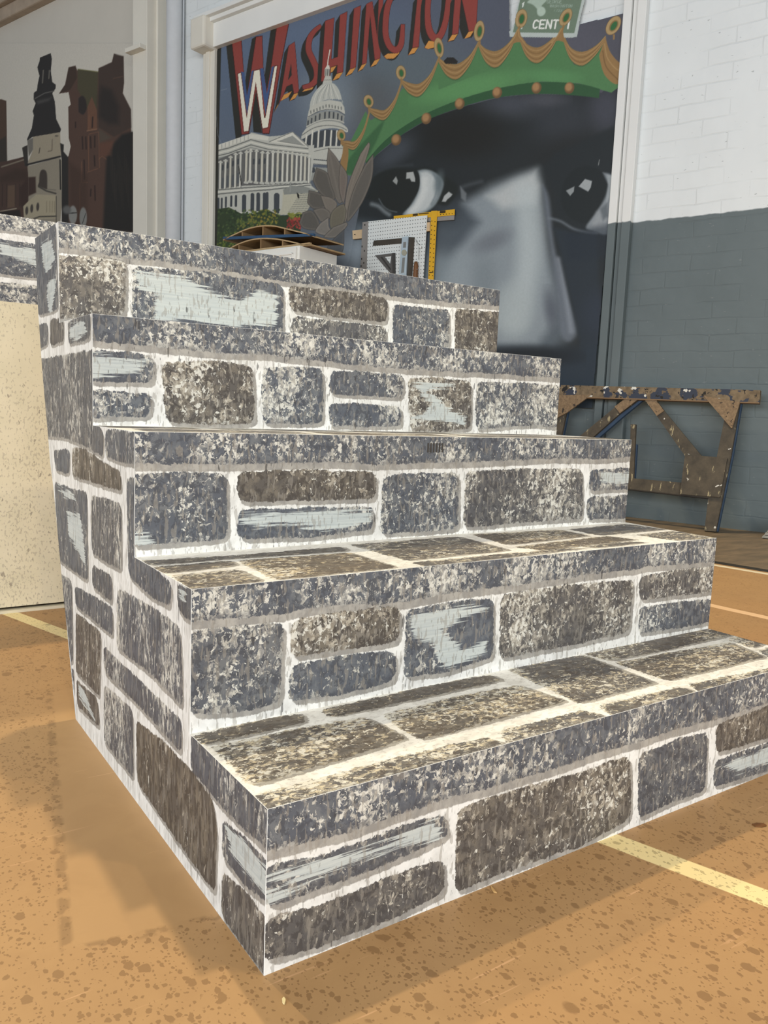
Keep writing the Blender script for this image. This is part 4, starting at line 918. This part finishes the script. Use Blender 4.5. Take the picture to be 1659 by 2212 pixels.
def paint_city():
    c = Canvas(-30, 90, 300, 520, 2)
    c.im[:] = (206,201,190)
    c.ell(120, 200, 140, 90, (212,207,194), 0, 60, .5)
    BR = (80,62,54); DK = (58,54,50); MD = (92,70,58); CR = (164,154,134)
    c.poly(AL([(-160,700),(15,670),(75,690),(82,1400),(-160,1450)]), (84,66,54), .5); c.poly(AL([(-160,1250),(70,1100),(82,1400),(-160,1450)]), (62,56,50), 2)
    c.poly(AL([(-160,1420),(90,1390),(280,1340),(330,1400),(330,2150),(-160,2050)]), BR, .5)
    c.line(AL([(20,1460),(280,1375)]), 3, (132,122,106), 1); c.poly(AL([(180,1480),(330,1500),(330,1620),(0,1640),(0,1570)]), (66,52,44), 8, .8)
    for x in (30,80,180,230): c.line(AL([(x,1660),(x-4,1920)]), 1.6, (60,48,42), .8)
    c.poly(AL([(90,1680),(175,1670),(175,1930),(85,1940)]), (112,92,74), 2, .7); c.line(AL([(-60,1990),(190,1945)]), 2, (170,160,140), .8); c.poly(AL([(-160,2000),(230,1960),(260,2120),(-160,2100)]), (48,42,38), 2)
    c.poly(AL([(230,1700),(330,1580),(415,1580),(415,1860),(270,1960),(235,1900)]), (66,50,44), 3)
    # church tower
    c.poly(AL([(258,1235),(320,1205),(330,1450),(290,1450)]), DK, .6)
    c.poly(AL([(465,185),(592,135),(605,200),(600,260),(592,340),(610,470),(650,500),(648,545),(610,600),(640,700),(655,900),(712,1020),(700,1060),(380,1110),(315,1155),(318,1130),(370,1010),(395,860),(380,810),(415,720),(392,670),(395,595),(430,570),(440,490),(460,400),(435,300),(460,230)]), (50,48,47), .5)
    c.line(AL([(505,335),(495,480)]), 2.6, (112,108,100), .8); c.line(AL([(575,335),(570,430)]), 2, (120,116,106), .8); c.line(AL([(405,665),(520,600),(630,575)]), 2, (104,102,98), .8)
    c.poly(AL([(430,690),(600,650),(570,690),(440,730)]), (88,86,84), 4, .7)
    c.poly(AL([(380,1110),(700,1055),(712,1330),(320,1420),(385,1260)]), CR, .6); c.poly(AL([(318,1150),(385,1120),(385,1260),(335,1340)]), (120,116,108), 1)
    c.line(AL([(610,1140),(605,1270),(560,1280)]), 2, (120,110,96), .6); c.line(AL([(465,1240),(455,1300)]), 2, (90,84,74), .6); c.ell(*AL([(660,1100)])[0], 4, 2, (110,104,92))
    c.line(AL([(310,1435),(700,1340)]), 4, (46,44,42), 1)
    c.poly(AL([(320,1450),(700,1350),(720,1390),(720,1920),(700,2120),(330,2100),(330,1580)]), (150,142,126), .6)
    c.poly(AL([(330,1580),(415,1575),(420,1760),(330,1800)]), (68,52,46), 2); c.line(AL([(700,1380),(705,1720)]), 3, (44,42,40), .6); c.line(AL([(655,1800),(655,2120)]), 1.4, (60,56,50), .5)
    c.poly(AL(spl([(455,1640),(465,1530),(500,1490),(545,1530),(550,1690),(540,1720),(440,1680)],4)), (72,64,58), 1.5)
    c.line(AL([(450,1690),(540,1740),(650,1770)]), 3.4, (76,72,66), .8); c.line(AL([(560,1720),(650,1730)]), 2, (120,114,104), .6)
    c.poly(AL([(420,1780),(650,1790),(650,2060),(280,2070),(270,1920),(330,1860)]), (172,162,138), 1.2)
    for x, y in ((312,1970),(370,1945),(440,1925)): c.ell(*AL([(x, y)])[0], 3.2, 9, (78,72,66), 3, .8)
    for x in (545,580,610,635): c.line(AL([(x,1860),(x,1990)]), 1, (128,118,98), .5)
    c.line(AL([(350,2080),(460,2040),(655,2035)]), 3, (84,80,72), 1)
    # dark middle
    c.poly(AL([(700,1180),(745,1200),(740,1280),(790,1340),(860,1340),(900,2200),(720,2150),(720,1400)]), (50,48,46), .6)
    # brick building
    c.poly(AL([(690,605),(760,500),(800,300),(880,280),(905,345),(910,320),(1145,350),(1150,310),(1305,240),(1330,140),(1400,170),(1440,170),(1445,480),(1430,600),(1525,790),(1530,1050),(1555,1055),(1560,2220),(800,2180),(795,1350),(825,1220),(800,1120),(795,760),(825,735),(800,590)]), (88,68,59), .5)
    c.poly(AL([(905,320),(1145,350),(1130,780),(1010,780),(940,620),(905,560)]), (80,76,58), 2); c.line(AL([(910,320),(1145,352)]), 1.4, (128,128,84), .5)
    c.poly(AL([(690,605),(760,500),(800,300),(880,280),(900,420),(820,560)]), (70,56,48), 1.5)
    c.poly(AL([(1150,310),(1305,240),(1330,140),(1440,170),(1445,480),(1430,600),(1525,790),(1530,1000),(1330,1110),(1150,1000)]), (72,60,54), 2)
    c.poly(AL([(1180,520),(1300,560),(1390,760),(1380,960),(1270,960),(1150,880),(1150,640)]), (50,46,44), 9, .85); c.line(AL([(1320,430),(1430,405)]), 2, (92,72,62), .6)
    c.poly(AL([(1150,1010),(1300,1120),(1160,1180)]), (88,80,70), 4, .8)
    c.poly(AL([(1530,1050),(1555,1055),(1560,2220),(1200,2200),(1240,1350),(1330,1180),(1420,1080)]), (46,44,42), 5)
    c.poly(AL(spl([(915,660),(960,630),(1000,680),(1010,780),(970,850),(915,820)],4)), (54,48,46), 1.5)
    c.poly(AL([(1020,760),(1070,640),(1130,800),(1130,1030),(1020,1045)]), (110,80,64), .8); c.line(AL([(1015,1040),(1130,1018)]), 2, (138,106,84), .6)
    for P in ([(1080,880),(1075,1000)], [(1055,1110),(1060,1240)], [(1105,1100),(1105,1230)], [(1100,1330),(1105,1450)], [(960,1110),(965,1250)], [(1000,1110),(1005,1250)], [(980,1380),(985,1600)], [(880,940),(880,1000)], [(1060,1720),(1055,1800)], [(1105,1680),(1110,1850)]): c.line(AL(P), 3.0, (58,46,42), .8)
    for P in ([(1035,1080),(1150,1050),(1160,1470)], [(950,1400),(950,1640),(1020,1640)], [(1040,860),(1035,1020)], [(1150,1370),(1190,1335),(1240,1370)], [(1030,1100),(1035,1500)], [(930,1650),(930,1990)], [(1020,1520),(1140,1480)]): c.line(AL(P), 1.4, (128,92,72), .7, .8)
    c.poly(AL([(1160,1180),(1320,1160),(1300,1330),(1160,1340)]), (108,74,60), 4, .6); c.poly(AL([(800,1400),(1020,1560),(1020,2170),(820,2160)]), (70,54,46), 8, .6)
    c.ell(*AL([(850,2020)])[0], 9, 20, (140,140,136), 0, 1.2); c.line(AL([(810,2000),(890,1995)]), 2, (40,40,40), .6); c.ell(*AL([(970,2050)])[0], 8, 22, (132,132,128), 0, 1.2); c.line(AL([(1000,2000),(960,2120)]), 1.4, (60,60,58), .5)
    c.ell(*AL([(780,1960)])[0], 9, 9, (104,104,102), 0, 4)
    for _ in range(26):
        x = 1290+_*9.5; c.line(AL([(x, 1250+(_*37) % 300), (x, 1600+(_*53) % 420)]), .8, (66,60,54), .5, .5)
    return c
cc2 = paint_city()
us = np.arange(-25, 292, 1.2); sx = [wpx(u, 300, .02)[0] for u in us]
zt_ = wpx(100, 96, .02)[1]
o = painted_panel('mural', cc2, [[(-26,92),(292,92),(292,516),(-26,516)]], sx, np.arange(2.2, wpx(0, 90, .02)[1]+.3, .007), .02, M_MURAL)
tag(o, 'mural of dark city towers and a stone church, left of the white pilaster', 'mural')
wall_part('city_mural_board', [((-14, 0, 1.2), (sr-.225, .012, za))], plain('mural_ground_white', (206,201,190), .6, var=.03, scale=2))
# ================================================================== things near the long wall
def wthing(name, s0, q0, z0, label, cat, group=None):
    e_ = empty(name, tuple(W(s0, q0, z0)), label, cat, group); e_.rotation_euler = (0, 0, WA); e_['o'] = (s0, q0, z0); return e_
def fit(o, root):
    """world-space mesh -> the root's own frame"""
    me = o.data; n = len(me.vertices); a = np.empty(n*3, 'f'); me.vertices.foreach_get('co', a); a = a.reshape(-1,3)-np.array(root.location, 'f')
    b = np.stack([a @ WD, a @ (-WN), a[:,2]], 1).astype('f'); me.vertices.foreach_set('co', b.ravel()); me.update(); return o
def wprism(name, root, px, q, th, mat, joined=False, bevel=0):
    L = px if isinstance(px[0][0], (tuple, list)) else [px]; mb = MB()
    for k, P in enumerate(L):
        pts = [W(wpx(u, v, q)[0], q, wpx(u, v, q)[1]) for u, v in P]; mb.prism(pts, -WN*th)
        if not joined and k < len(L)-1: fit(mb.build(name, mat, root, bevel=bevel), root); mb = MB()
    return fit(mb.build(name, mat, root, bevel=bevel), root)
AP = lambda P: T(740, 440, .15672, P)
# pegboard
t = NT('pegboard_white'); s_ = t.sep(t.obj())
def hole(t, x, p): return t.math('ABSOLUTE', t.sub(t.math('FRACT', t.math('DIVIDE', x, p)), .5))
hx = hole(t, s_[0], .0235); hz = hole(t, s_[2], .0262)
r2 = t.add(t.mul(hx, hx), t.mul(t.mul(hz, hz), 2.0))
M_PEG = t.out(t.mix(t.step(r2, .040, .028), rgb((216,220,218)), rgb((92,94,92))), .5)
sp, zp = wpx(860, 600, .08)
peg = wthing('pegboard', sp, .045, zp-.2, 'white perforated tool board on a pine batten in front of the mural', 'pegboard')
wprism('batten', peg, AP([(135,370),(1204,253),(1200,376),(140,490)]), .058, .020, plain('pine', (204,178,142), .6, var=.08))
wprism('board', peg, AP([(345,245),(1165,160),(1112,1035),(1100,1330),(322,1200)]), .066, .006, M_PEG)
wprism('screw', peg, [AP([(158,418),(172,414),(174,428),(160,430)]), AP([(1135,322),(1150,320),(1150,332),(1136,333)])], .068, .002, plain('screw_black', (40,40,40), .4))
GREYM = plain('brushed_aluminium', (150,145,140), .45, .3, var=.05)
rul = wthing('straightedge', wpx(788, 520, .07)[0], .07, zp-.2, 'long grey perforated metal straightedge hanging at left edge of the pegboard', 'ruler')
wprism('blade', rul, AP([(275,255),(350,246),(338,560),(322,1150),(232,1150),(255,700)]), .072, .004, GREYM)
wprism('hole', rul, [AP([(x-7,y-12),(x+7,y-13),(x+7,y+12),(x-7,y+13)]) for x, y in ((306,292),(268,590),(300,650),(262,760),(292,815),(255,860))], .0728, .001, plain('hole_dark', (60,58,56)))
YEL = plain('yellow_enamel', (214,166,44), .4, var=.05)
tsq = wthing('drywall_t_square', wpx(925, 500, .06)[0], .06, zp-.2, 'yellow T-square hanging behind the right edge of the pegboard', 'T-square')
wprism('head', tsq, AP([(705,170),(1545,75),(1543,155),(1300,180),(1215,188),(706,208)]), .050, .004, YEL)
wprism('stock', tsq, [AP([(1160,196),(1540,155),(1535,224),(1158,246)])], .045, .008, GREYM)
wprism('blade', tsq, AP([(1222,100),(1305,96),(1288,400),(1252,1055),(1236,1450),(1160,1450),(1180,1045),(1208,380)]), .054, .004, YEL)
marks = []
for i in range(14):
    y = 240+i*62
    for sx_ in (0, 1):
        x = (1232, 1276)[sx_]-(y-200)*(.045 if sx_ else .048); marks.append(AP([(x-6, y-7+sx_*9), (x+6, y-8+sx_*9), (x+6, y+5+sx_*9), (x-6, y+6+sx_*9)]))
marks += [AP([(968,142),(1034,134),(1034,162),(968,169)]), AP([(1050,134),(1185,122),(1185,134),(1050,146)]), AP([(1342,98),(1418,91),(1415,124),(1340,130)])] + [AP([(x, 150-(x-1300)*.09), (x+10, 148-(x-1300)*.09), (x+10, 158-(x-1300)*.09), (x, 160-(x-1300)*.09)]) for x in (1345,1385,1425,1465,1505)] + [AP([(1195,942),(1250,938),(1250,952),(1195,956)])]
wprism('scale_mark', tsq, marks, .0545, .0005, plain('black_print', (62,50,30)))
fsq = wthing('framing_square', wpx(888, 560, .08)[0], .08, zp-.2, 'dark steel L-shaped framing square hanging on the pegboard', 'framing square')
DKS = plain('dark_steel', (74,68,60), .45, .2, var=.12, scale=20)
wprism('tongue', fsq, AP([(430,508),(905,466),(903,540),(415,580)]), .072, .004, DKS)
wprism('blade', fsq, AP([(905,460),(990,462),(955,1005),(935,1300),(850,1300),(870,995)]), .0725, .005, DKS)
lv = wthing('spirit_level', wpx(873, 560, .1)[0], .1, zp-.2, 'short silver spirit level hanging upright on the pegboard', 'level')
LVM = plain('anodised_blue_silver', (190,206,216), .35, .35, var=.04)
wprism('body', lv, AP([(820,462),(897,448),(870,990),(855,1300),(755,1290),(775,980)]), .092, .016, LVM, bevel=.001)
wprism('window', lv, [AP([(838,530),(876,526),(872,606),(832,608)]), AP([(826,745),(860,742),(845,950),(806,955)])], .0928, .001, plain('level_slot', (122,124,122)))
o = wprism('vial', lv, [AP([(848+36*math.cos(a_), 675+42*math.sin(a_)) for a_ in np.linspace(0, 2*math.pi, 20)[:-1]])], .095, .003, plain('vial_acrylic', (158,156,140), .3))
wprism('hang_hole', lv, AP([(845,470),(870,468),(868,500),(843,502)]), .0927, .0008, LVM)
spd = wthing('speed_square', wpx(835, 565, .08)[0], .08, zp-.2, 'grey triangular rafter square hanging lowest on the pegboard', 'rafter square')
SPM = plain('grey_polymer', (92,90,88), .5, var=.05)
wprism('plate', spd, [AP(P) for P in ([(445,712),(705,680),(672,718),(575,730)], [(705,680),(708,966),(655,832),(672,718)], [(445,712),(575,730),(655,832),(708,966),(655,955)])], .0745, .004, SPM, True)
wprism('flange', spd, AP([(682,680),(712,676),(714,968),(690,966)]), .086, .016, plain('grey_polymer_dark', (66,64,62), .5))
wprism('rib', spd, AP([(520,735),(545,732),(665,900),(655,915)]), .077, .002, plain('grey_polymer_rib', (62,60,58), .5))
ch = wthing('wooden_tool_handle', wpx(902, 590, .09)[0], .09, zp-.2, 'brown wooden tool handle hanging at the lower right of the pegboard', 'tool')
mb = MB(); hp = AP([(1012,800),(1012,850),(1008,930),(1004,1000),(1000,1130)]); mb.tube([W(wpx(u,v,.09)[0], .09, wpx(u,v,.09)[1]) for u, v in hp], [.012,.017,.018,.019,.016], 12)
fit(mb.build('handle', plain('walnut', (112,76,46), .5, var=.15), ch, smooth=True), ch)
mb = MB(); hp = AP([(1020,905),(1050,900),(1045,990)]); mb.tube([W(wpx(u,v,.115)[0], .115, wpx(u,v,.115)[1]) for u, v in hp], .0025, 6); fit(mb.build('metal_clip', GREYM, ch), ch)
hk = wthing('wire_hook', wpx(904, 530, .08)[0], .08, zp-.2, 'thin bent wire hook with a small white tag on the pegboard', 'hook')
mb = MB(); hp = AP([(1010,490),(1025,535),(1070,570),(1055,600),(1048,770)]); mb.tube([W(wpx(u,v,.08)[0], .08, wpx(u,v,.08)[1]) for u, v in hp], .0018, 6)
fit(mb.build('wire', plain('wire_grey', (130,130,126), .4, .5), hk), hk); wprism('tag', hk, AP([(1060,575),(1085,573),(1083,610),(1060,612)]), .084, .001, plain('tag_white', (228,230,228)))

# white cabinet with the curved plywood pieces on it
CQ = .95; sc, zc = wpx(643, 529, CQ)
lo, hi = 0.0, CQ
for _ in range(40):
    q = (lo+hi)/2
    if wpx(728, 552, q)[0] < sc: lo = q
    else: hi = q
CB = max(q, .12)
M_CAB = plain('cabinet_white', (226,226,220), .45, var=.02)
cab = wthing('cabinet', sc-.5, (CQ+CB)/2, 0, 'tall white cabinet with a moulded door, under the curved plywood pieces', 'cabinet')
def wbox(name, root, boxes, mat, bevel=0):
    mb = MB()
    for a, b in boxes: mb.hexa([W(a[0],a[1],a[2]),W(b[0],a[1],a[2]),W(b[0],b[1],a[2]),W(a[0],b[1],a[2]),W(a[0],a[1],b[2]),W(b[0],a[1],b[2]),W(b[0],b[1],b[2]),W(a[0],b[1],b[2])])
    return fit(mb.build(name, mat, root, bevel=bevel), root)
wbox('body', cab, [((sc-1.1, CB, 0), (sc, CQ-.02, zc))], M_CAB, .003)
dz = wpx(630, 546, CQ)[1]; dr = wpx(631, 546, CQ)[0]
for a_ in (0, 1):
    x1 = dr+.012-a_*.52; x0 = x1-.50
    d_ = wbox('door', cab, [((x0, CQ-.02, .06), (x1+.02, CQ, dz+.06 if dz+.06 < zc else zc-.01))], M_CAB, .003)
    m_ = wbox('moulding', cab, [((x0+.04, CQ, dz-.012), (x1, CQ+.008, dz)), ((x0+.04, CQ, .2), (x0+.052, CQ+.008, dz)), ((x1-.012, CQ, .2), (x1, CQ+.008, dz)), ((x0+.04, CQ, .19), (x1, CQ+.008, .202)),
         ((x0+.07, CQ, dz-.052), (x1-.03, CQ+.006, dz-.042)), ((x1-.04, CQ, .23), (x1-.03, CQ+.006, dz-.042)), ((x0+.07, CQ, .23), (x0+.08, CQ+.006, dz-.042))], M_CAB, .002)
    m_.parent = d_; m_.location = (0,0,0)
AC = lambda P: T(460, 460, .20494, P)
M_EDGE = plain('birch_edge', (176,150,112), .7, var=.12, scale=30)
M_INS = plain('ply_inside', (142,114,80), .75, var=.15, scale=8)
M_BLUE = plain('blue_painted_edge', (52,80,110), .6, var=.1)
def arch(curve, chord, divs, qf, tip, label, low):
    C2 = [wpx(u, v, qf) for u, v in spl(AC(curve), 5)]; a = wpx(*AC([chord[0]])[0], qf); b = wpx(*AC([chord[1]])[0], qf)
    if low: a = (a[0], zc+.003); b = (b[0], zc+.003); C2 = [(s_, max(z_, zc+.014)) for s_, z_ in C2]
    tu, tv = AC([tip])[0]; s_end = C2[-1][0]; lo, hi = -.3, qf
    for _ in range(40):
        q = (lo+hi)/2
        if wpx(tu, tv, q)[0] < s_end: lo = q
        else: hi = q
    qb = max(q, .06)
    th = .009; r_ = wthing('curved_plywood_platform', (a[0]+b[0])/2, (qf+qb)/2, min(a[1], b[1]), label, 'scenery piece', 'stacked curved plywood pieces')
    mb = MB(); P = [W(s, qf, z) for s, z in C2]; Pl = [W(s, qf, z-th) for s, z in C2]
    for i in range(len(P)-1):
        d_ = -WN*(qf-qb); mb.hexa([Pl[i], Pl[i+1], Pl[i+1]+d_, Pl[i]+d_, P[i], P[i+1], P[i+1]+d_, P[i]+d_])
    fit(mb.build('top_skin', M_EDGE, r_), r_)
    zz = lambda s: float(np.interp(s, [p_[0] for p_ in C2], [p_[1] for p_ in C2])); cz = lambda s: a[1]+(b[1]-a[1])*(s-a[0])/(b[0]-a[0])
    def slab(s0, s1, t0, mat, nm, q0, q1, edge=.020):
        mb = MB(); lo4 = [W(s0, q0, cz(s0)), W(s1, q0, cz(s1)), W(s1, q1, cz(s1)), W(s0, q1, cz(s0))]
        mb.hexa(lo4+[p_+np.array([0,0,edge]) for p_ in lo4]); return fit(mb.build(nm, mat, r_), r_)
    slab(a[0], b[0], 0, M_BLUE if not low else M_EDGE, 'base_rail', qf, qf-.02)
    slab(a[0]+.02, s_end-.02, 0, M_PLYD, 'base_panel', qf-.021, qb, .012)
    for u in divs:
        s0 = wpx(*AC([(u, 220)])[0], qf)[0]
        mb = MB(); z1 = zz(s0)-th-.001; z2 = cz(s0)+.0205
        if z1 > z2+.01:
            mb.hexa([W(s0, qf-.004, z2), W(s0+.012, qf-.004, z2), W(s0+.012, qb+.02, z2), W(s0, qb+.02, z2), W(s0, qf-.004, z1), W(s0+.012, qf-.004, z1), W(s0+.012, qb+.02, z1), W(s0, qb+.02, z1)])
            fit(mb.build('divider', M_INS, r_), r_)
    mb = MB(); n = len(C2)
    for i in range(n-1):
        (s0, z0), (s1, z1) = C2[i], C2[i+1]
        if z0-th > cz(s0)+.001 and z1-th > cz(s1)+.001:
            mb.hexa([W(s0, qb+.012, cz(s0)), W(s1, qb+.012, cz(s1)), W(s1, qb, cz(s1)), W(s0, qb, cz(s0)), W(s0, qb+.012, z0-th), W(s1, qb+.012, z1-th), W(s1, qb, z1-th), W(s0, qb, z0-th)])
    fit(mb.build('back_rib', M_INS, r_), r_)
    return r_
arch([(160,376),(265,322),(380,282),(500,263),(620,264),(720,276),(860,305),(950,330),(1020,352)], [(160,378),(1020,356)], (265,495,725), CQ-.06, (1395,440), 'curved plywood scenery piece with open front, resting directly on the white cabinet', True)
arch([(105,278),(200,232),(300,186),(400,151),(520,130),(640,131),(740,152),(860,181),(960,206),(1060,240)], [(105,280),(1060,246)], (298,515,745), CQ-.10, (1380,292), 'curved plywood scenery piece with blue lower edge, topmost on the white cabinet', False)

# sawhorse-like truss frame leaning on the wall
AT = lambda P: T(1150, 720, .30681, P)
ft = on_floor(1535, 1149)-WP; q0 = float(ft @ WN); qt = .10; zt1 = wpx(1600, 845, qt)[1]
up = np.array([0,0,zt1]) + WN*(qt-q0); n_ = np.cross(WD, up); n_ /= np.linalg.norm(n_)
if n_ @ WN < 0: n_ = -n_
FP = W(0, q0, 0)
def fpt(u, v, off): return on_plane(u, v, FP+n_*off, n_)
fr_ = empty('wooden_truss_frame', tuple(W(float(ft @ WD)-.3, q0, 0)), 'paint-splattered wooden truss frame leaning on the grey wall, right of the stairs', 'frame')
def fpr(name, P, off, th, mat, parent=None):
    pts = [fpt(u, v, off) for u, v in AT(P)]
    pts = [np.array([p_[0], p_[1], max(p_[2], .004)]) for p_ in pts]
    mb = MB(); mb.prism(pts, -n_*th); o_b = mb.build(name, mat, fr_); local(o_b, tuple(fr_.location)); return o_b
t = NT('splattered_timber'); o_ = t.obj(); c = t.mix(t.step(t.noise(o_, 30, 4), .35, .65), rgb((122,106,84)), rgb((98,84,66)))
c = t.mix(t.step(t.noise(t.map(o_, loc=(3,1,1)), 11, 3, .6), .54, .57), c, rgb((52,58,72))); c = t.mix(t.step(t.noise(t.map(o_, loc=(7,2,1)), 24, 3, .6), .60, .62), c, rgb((34,32,30)))
c = t.mix(t.step(t.noise(t.map(o_, loc=(1,9,4)), 20, 2), .66, .68), c, rgb((206,204,196)))
M_SPL = t.out(c, .7)
t = NT('osb_gusset'); o_ = t.obj(); c = t.mix(t.step(t.noise(o_, 70, 4, .7), .35, .65), rgb((138,116,90)), rgb((108,90,70))); c = t.mix(t.step(t.noise(t.map(o_, loc=(2,2,2)), 34, 2), .66, .68), c, rgb((58,50,44))); M_OSB = t.out(c, .75)
t = NT('dirty_timber'); o_ = t.obj(); c = t.mix(t.step(t.noise(o_, 12, 5, .7), .35, .65), rgb((88,80,68)), rgb((66,61,54)))
c = t.mix(t.mul(t.step(t.noise(t.map(o_, (40,40,7)), 1.0, 4, .6), .63, .66), .7), c, rgb((176,164,130))); c = t.mix(t.step(t.noise(t.map(o_, loc=(1,9,4)), 28, 2), .72, .735), c, rgb((200,198,190)))
M_DRT = t.out(c, .75); M_BLT = plain('blue_timber', (54,72,94), .6, var=.15)
fpr('top_rail', [(-60,358),(200,364),(1605,400),(1597,488),(200,442),(-60,436)], .03, .03, M_SPL)
fpr('top_rail_edge', [(-60,436),(200,442),(1597,486),(1597,494),(200,450),(-60,444)], .031, .03, plain('raw_edge', (120,96,70)))
LEGR = [(1378,470),(1462,486),(1398,862),(1330,1200),(1290,1396),(1210,1390),(1240,1152),(1300,862)]
fpr('leg', LEGR, .018, .02, M_DRT); fpr('leg_backing', [(x+(16 if 0 < i < 5 else 0), y) for i, (x, y) in enumerate(LEGR)], -.003, .022, M_BLT)
LEGL = [(150,560),(240,548),(205,720),(160,1000),(120,1400),(40,1400),(80,1000),(130,720)]
fpr('leg', LEGL, .018, .02, M_DRT); fpr('leg_backing', [(x+(14 if 0 < i < 5 else 0), y) for i, (x, y) in enumerate(LEGL)], -.003, .022, M_BLT)
BR_L = [(690,440),(775,446),(620,560),(430,728),(250,880),(150,880),(340,718),(580,522)]
fpr('brace', BR_L, .018, .02, M_DRT); fpr('brace_backing', [(775,446),(790,462),(640,585),(450,750),(270,900),(250,880),(430,728),(620,560)], -.003, .022, M_BLT)
fpr('brace', [(770,446),(850,440),(930,548),(1190,862),(1080,872),(876,582)], .018, .02, M_DRT)
fpr('gusset', [(690,432),(775,440),(616,562),(578,516)], .026, .007, M_OSB); fpr('gusset', [(772,440),(850,440),(926,545),(876,582)], .026, .007, M_OSB)
fpr('gusset', [(1205,440),(1462,484),(1404,672)], .032, .012, M_OSB); fpr('gusset', [(120,436),(415,432),(240,560),(180,590),(110,640)], .032, .012, M_OSB)
fpr('gusset_plate', [(1075,852),(1372,878),(1320,1154),(1038,1132)], .032, .012, M_DRT)
fpr('bottom_rail', [(120,960),(680,1018),(1060,1052),(1240,1070),(1240,1158),(680,1094),(110,1030)], .018, .02, M_DRT)
fpr('bottom_rail_edge', [(110,1030),(680,1094),(1240,1158),(1240,1166),(680,1102),(110,1038)], .019, .03, plain('dark_edge', (48,42,36)))
fpr('post', [(692,640),(728,640),(712,1022),(680,1020)], .016, .02, M_DRT); fpr('post_backing', [(728,780),(738,782),(722,1024),(712,1022)], -.003, .02, M_BLT)

# bits at the right edge and on the floor
rb = wthing('ribbed_board', wpx(1662, 1150, .25)[0], .2, 0, 'ribbed pale grey board end lying against the wall foot at the right edge', 'board')
p0 = on_floor(1645, 1163)
mb = MB()
for i in range(5):
    a0 = p0+WD*.02*0+np.array([0,0,.004+i*.018]); mb.hexa([a0+WD*(.012*i), a0+WD*(.4+.012*i), a0+WD*(.4+.012*i)-WN*.10, a0+WD*(.012*i)-WN*.10, a0+WD*(.012*i+.006)+np.array([0,0,.014]), a0+WD*(.4+.012*i)+np.array([0,0,.014]), a0+WD*(.4+.012*i)-WN*.10+np.array([0,0,.014]), a0+WD*(.012*i+.006)-WN*.10+np.array([0,0,.014])])
o = mb.build('slats', plain('pale_slats', (150,148,140), .6, var=.1), rb); fit(o, rb)
def chip(px, pts, mat, label):
    c0 = on_floor(*px); P = [on_floor(px[0]+a_, px[1]+b_, .0005) for a_, b_ in pts]
    mb = MB(); mb.prism(P, (0,0,.0018)); o = mb.build('wood_chip', mat); local(o, tuple(c0)); o.location = tuple(c0); tag(o, label, 'wood chip')
M_CHIP = plain('pale_chip', (232,214,160), .6)
chip((613,2165), [(-4,-5),(0,-9),(4,-4),(3,3),(1,6),(-3,2)], M_CHIP, 'tiny pale wood chip on the floor in front of the stairs corner')
chip((1066,1922), [(-7,-9),(-3,-4),(2,2),(7,8),(0,6),(-5,-1)], plain('tan_chip', (196,158,104), .6), 'thin tan splinter on the shaded floor close to the bottom step')
chip((1640,1783), [(-16,-1),(-6,-4),(8,-3),(16,1),(6,4),(-8,3)], plain('brown_chip', (112,74,40), .6), 'brown sliver on the floor at the right edge')
for o in bpy.data.objects:
    if 'o' in o: del o['o']
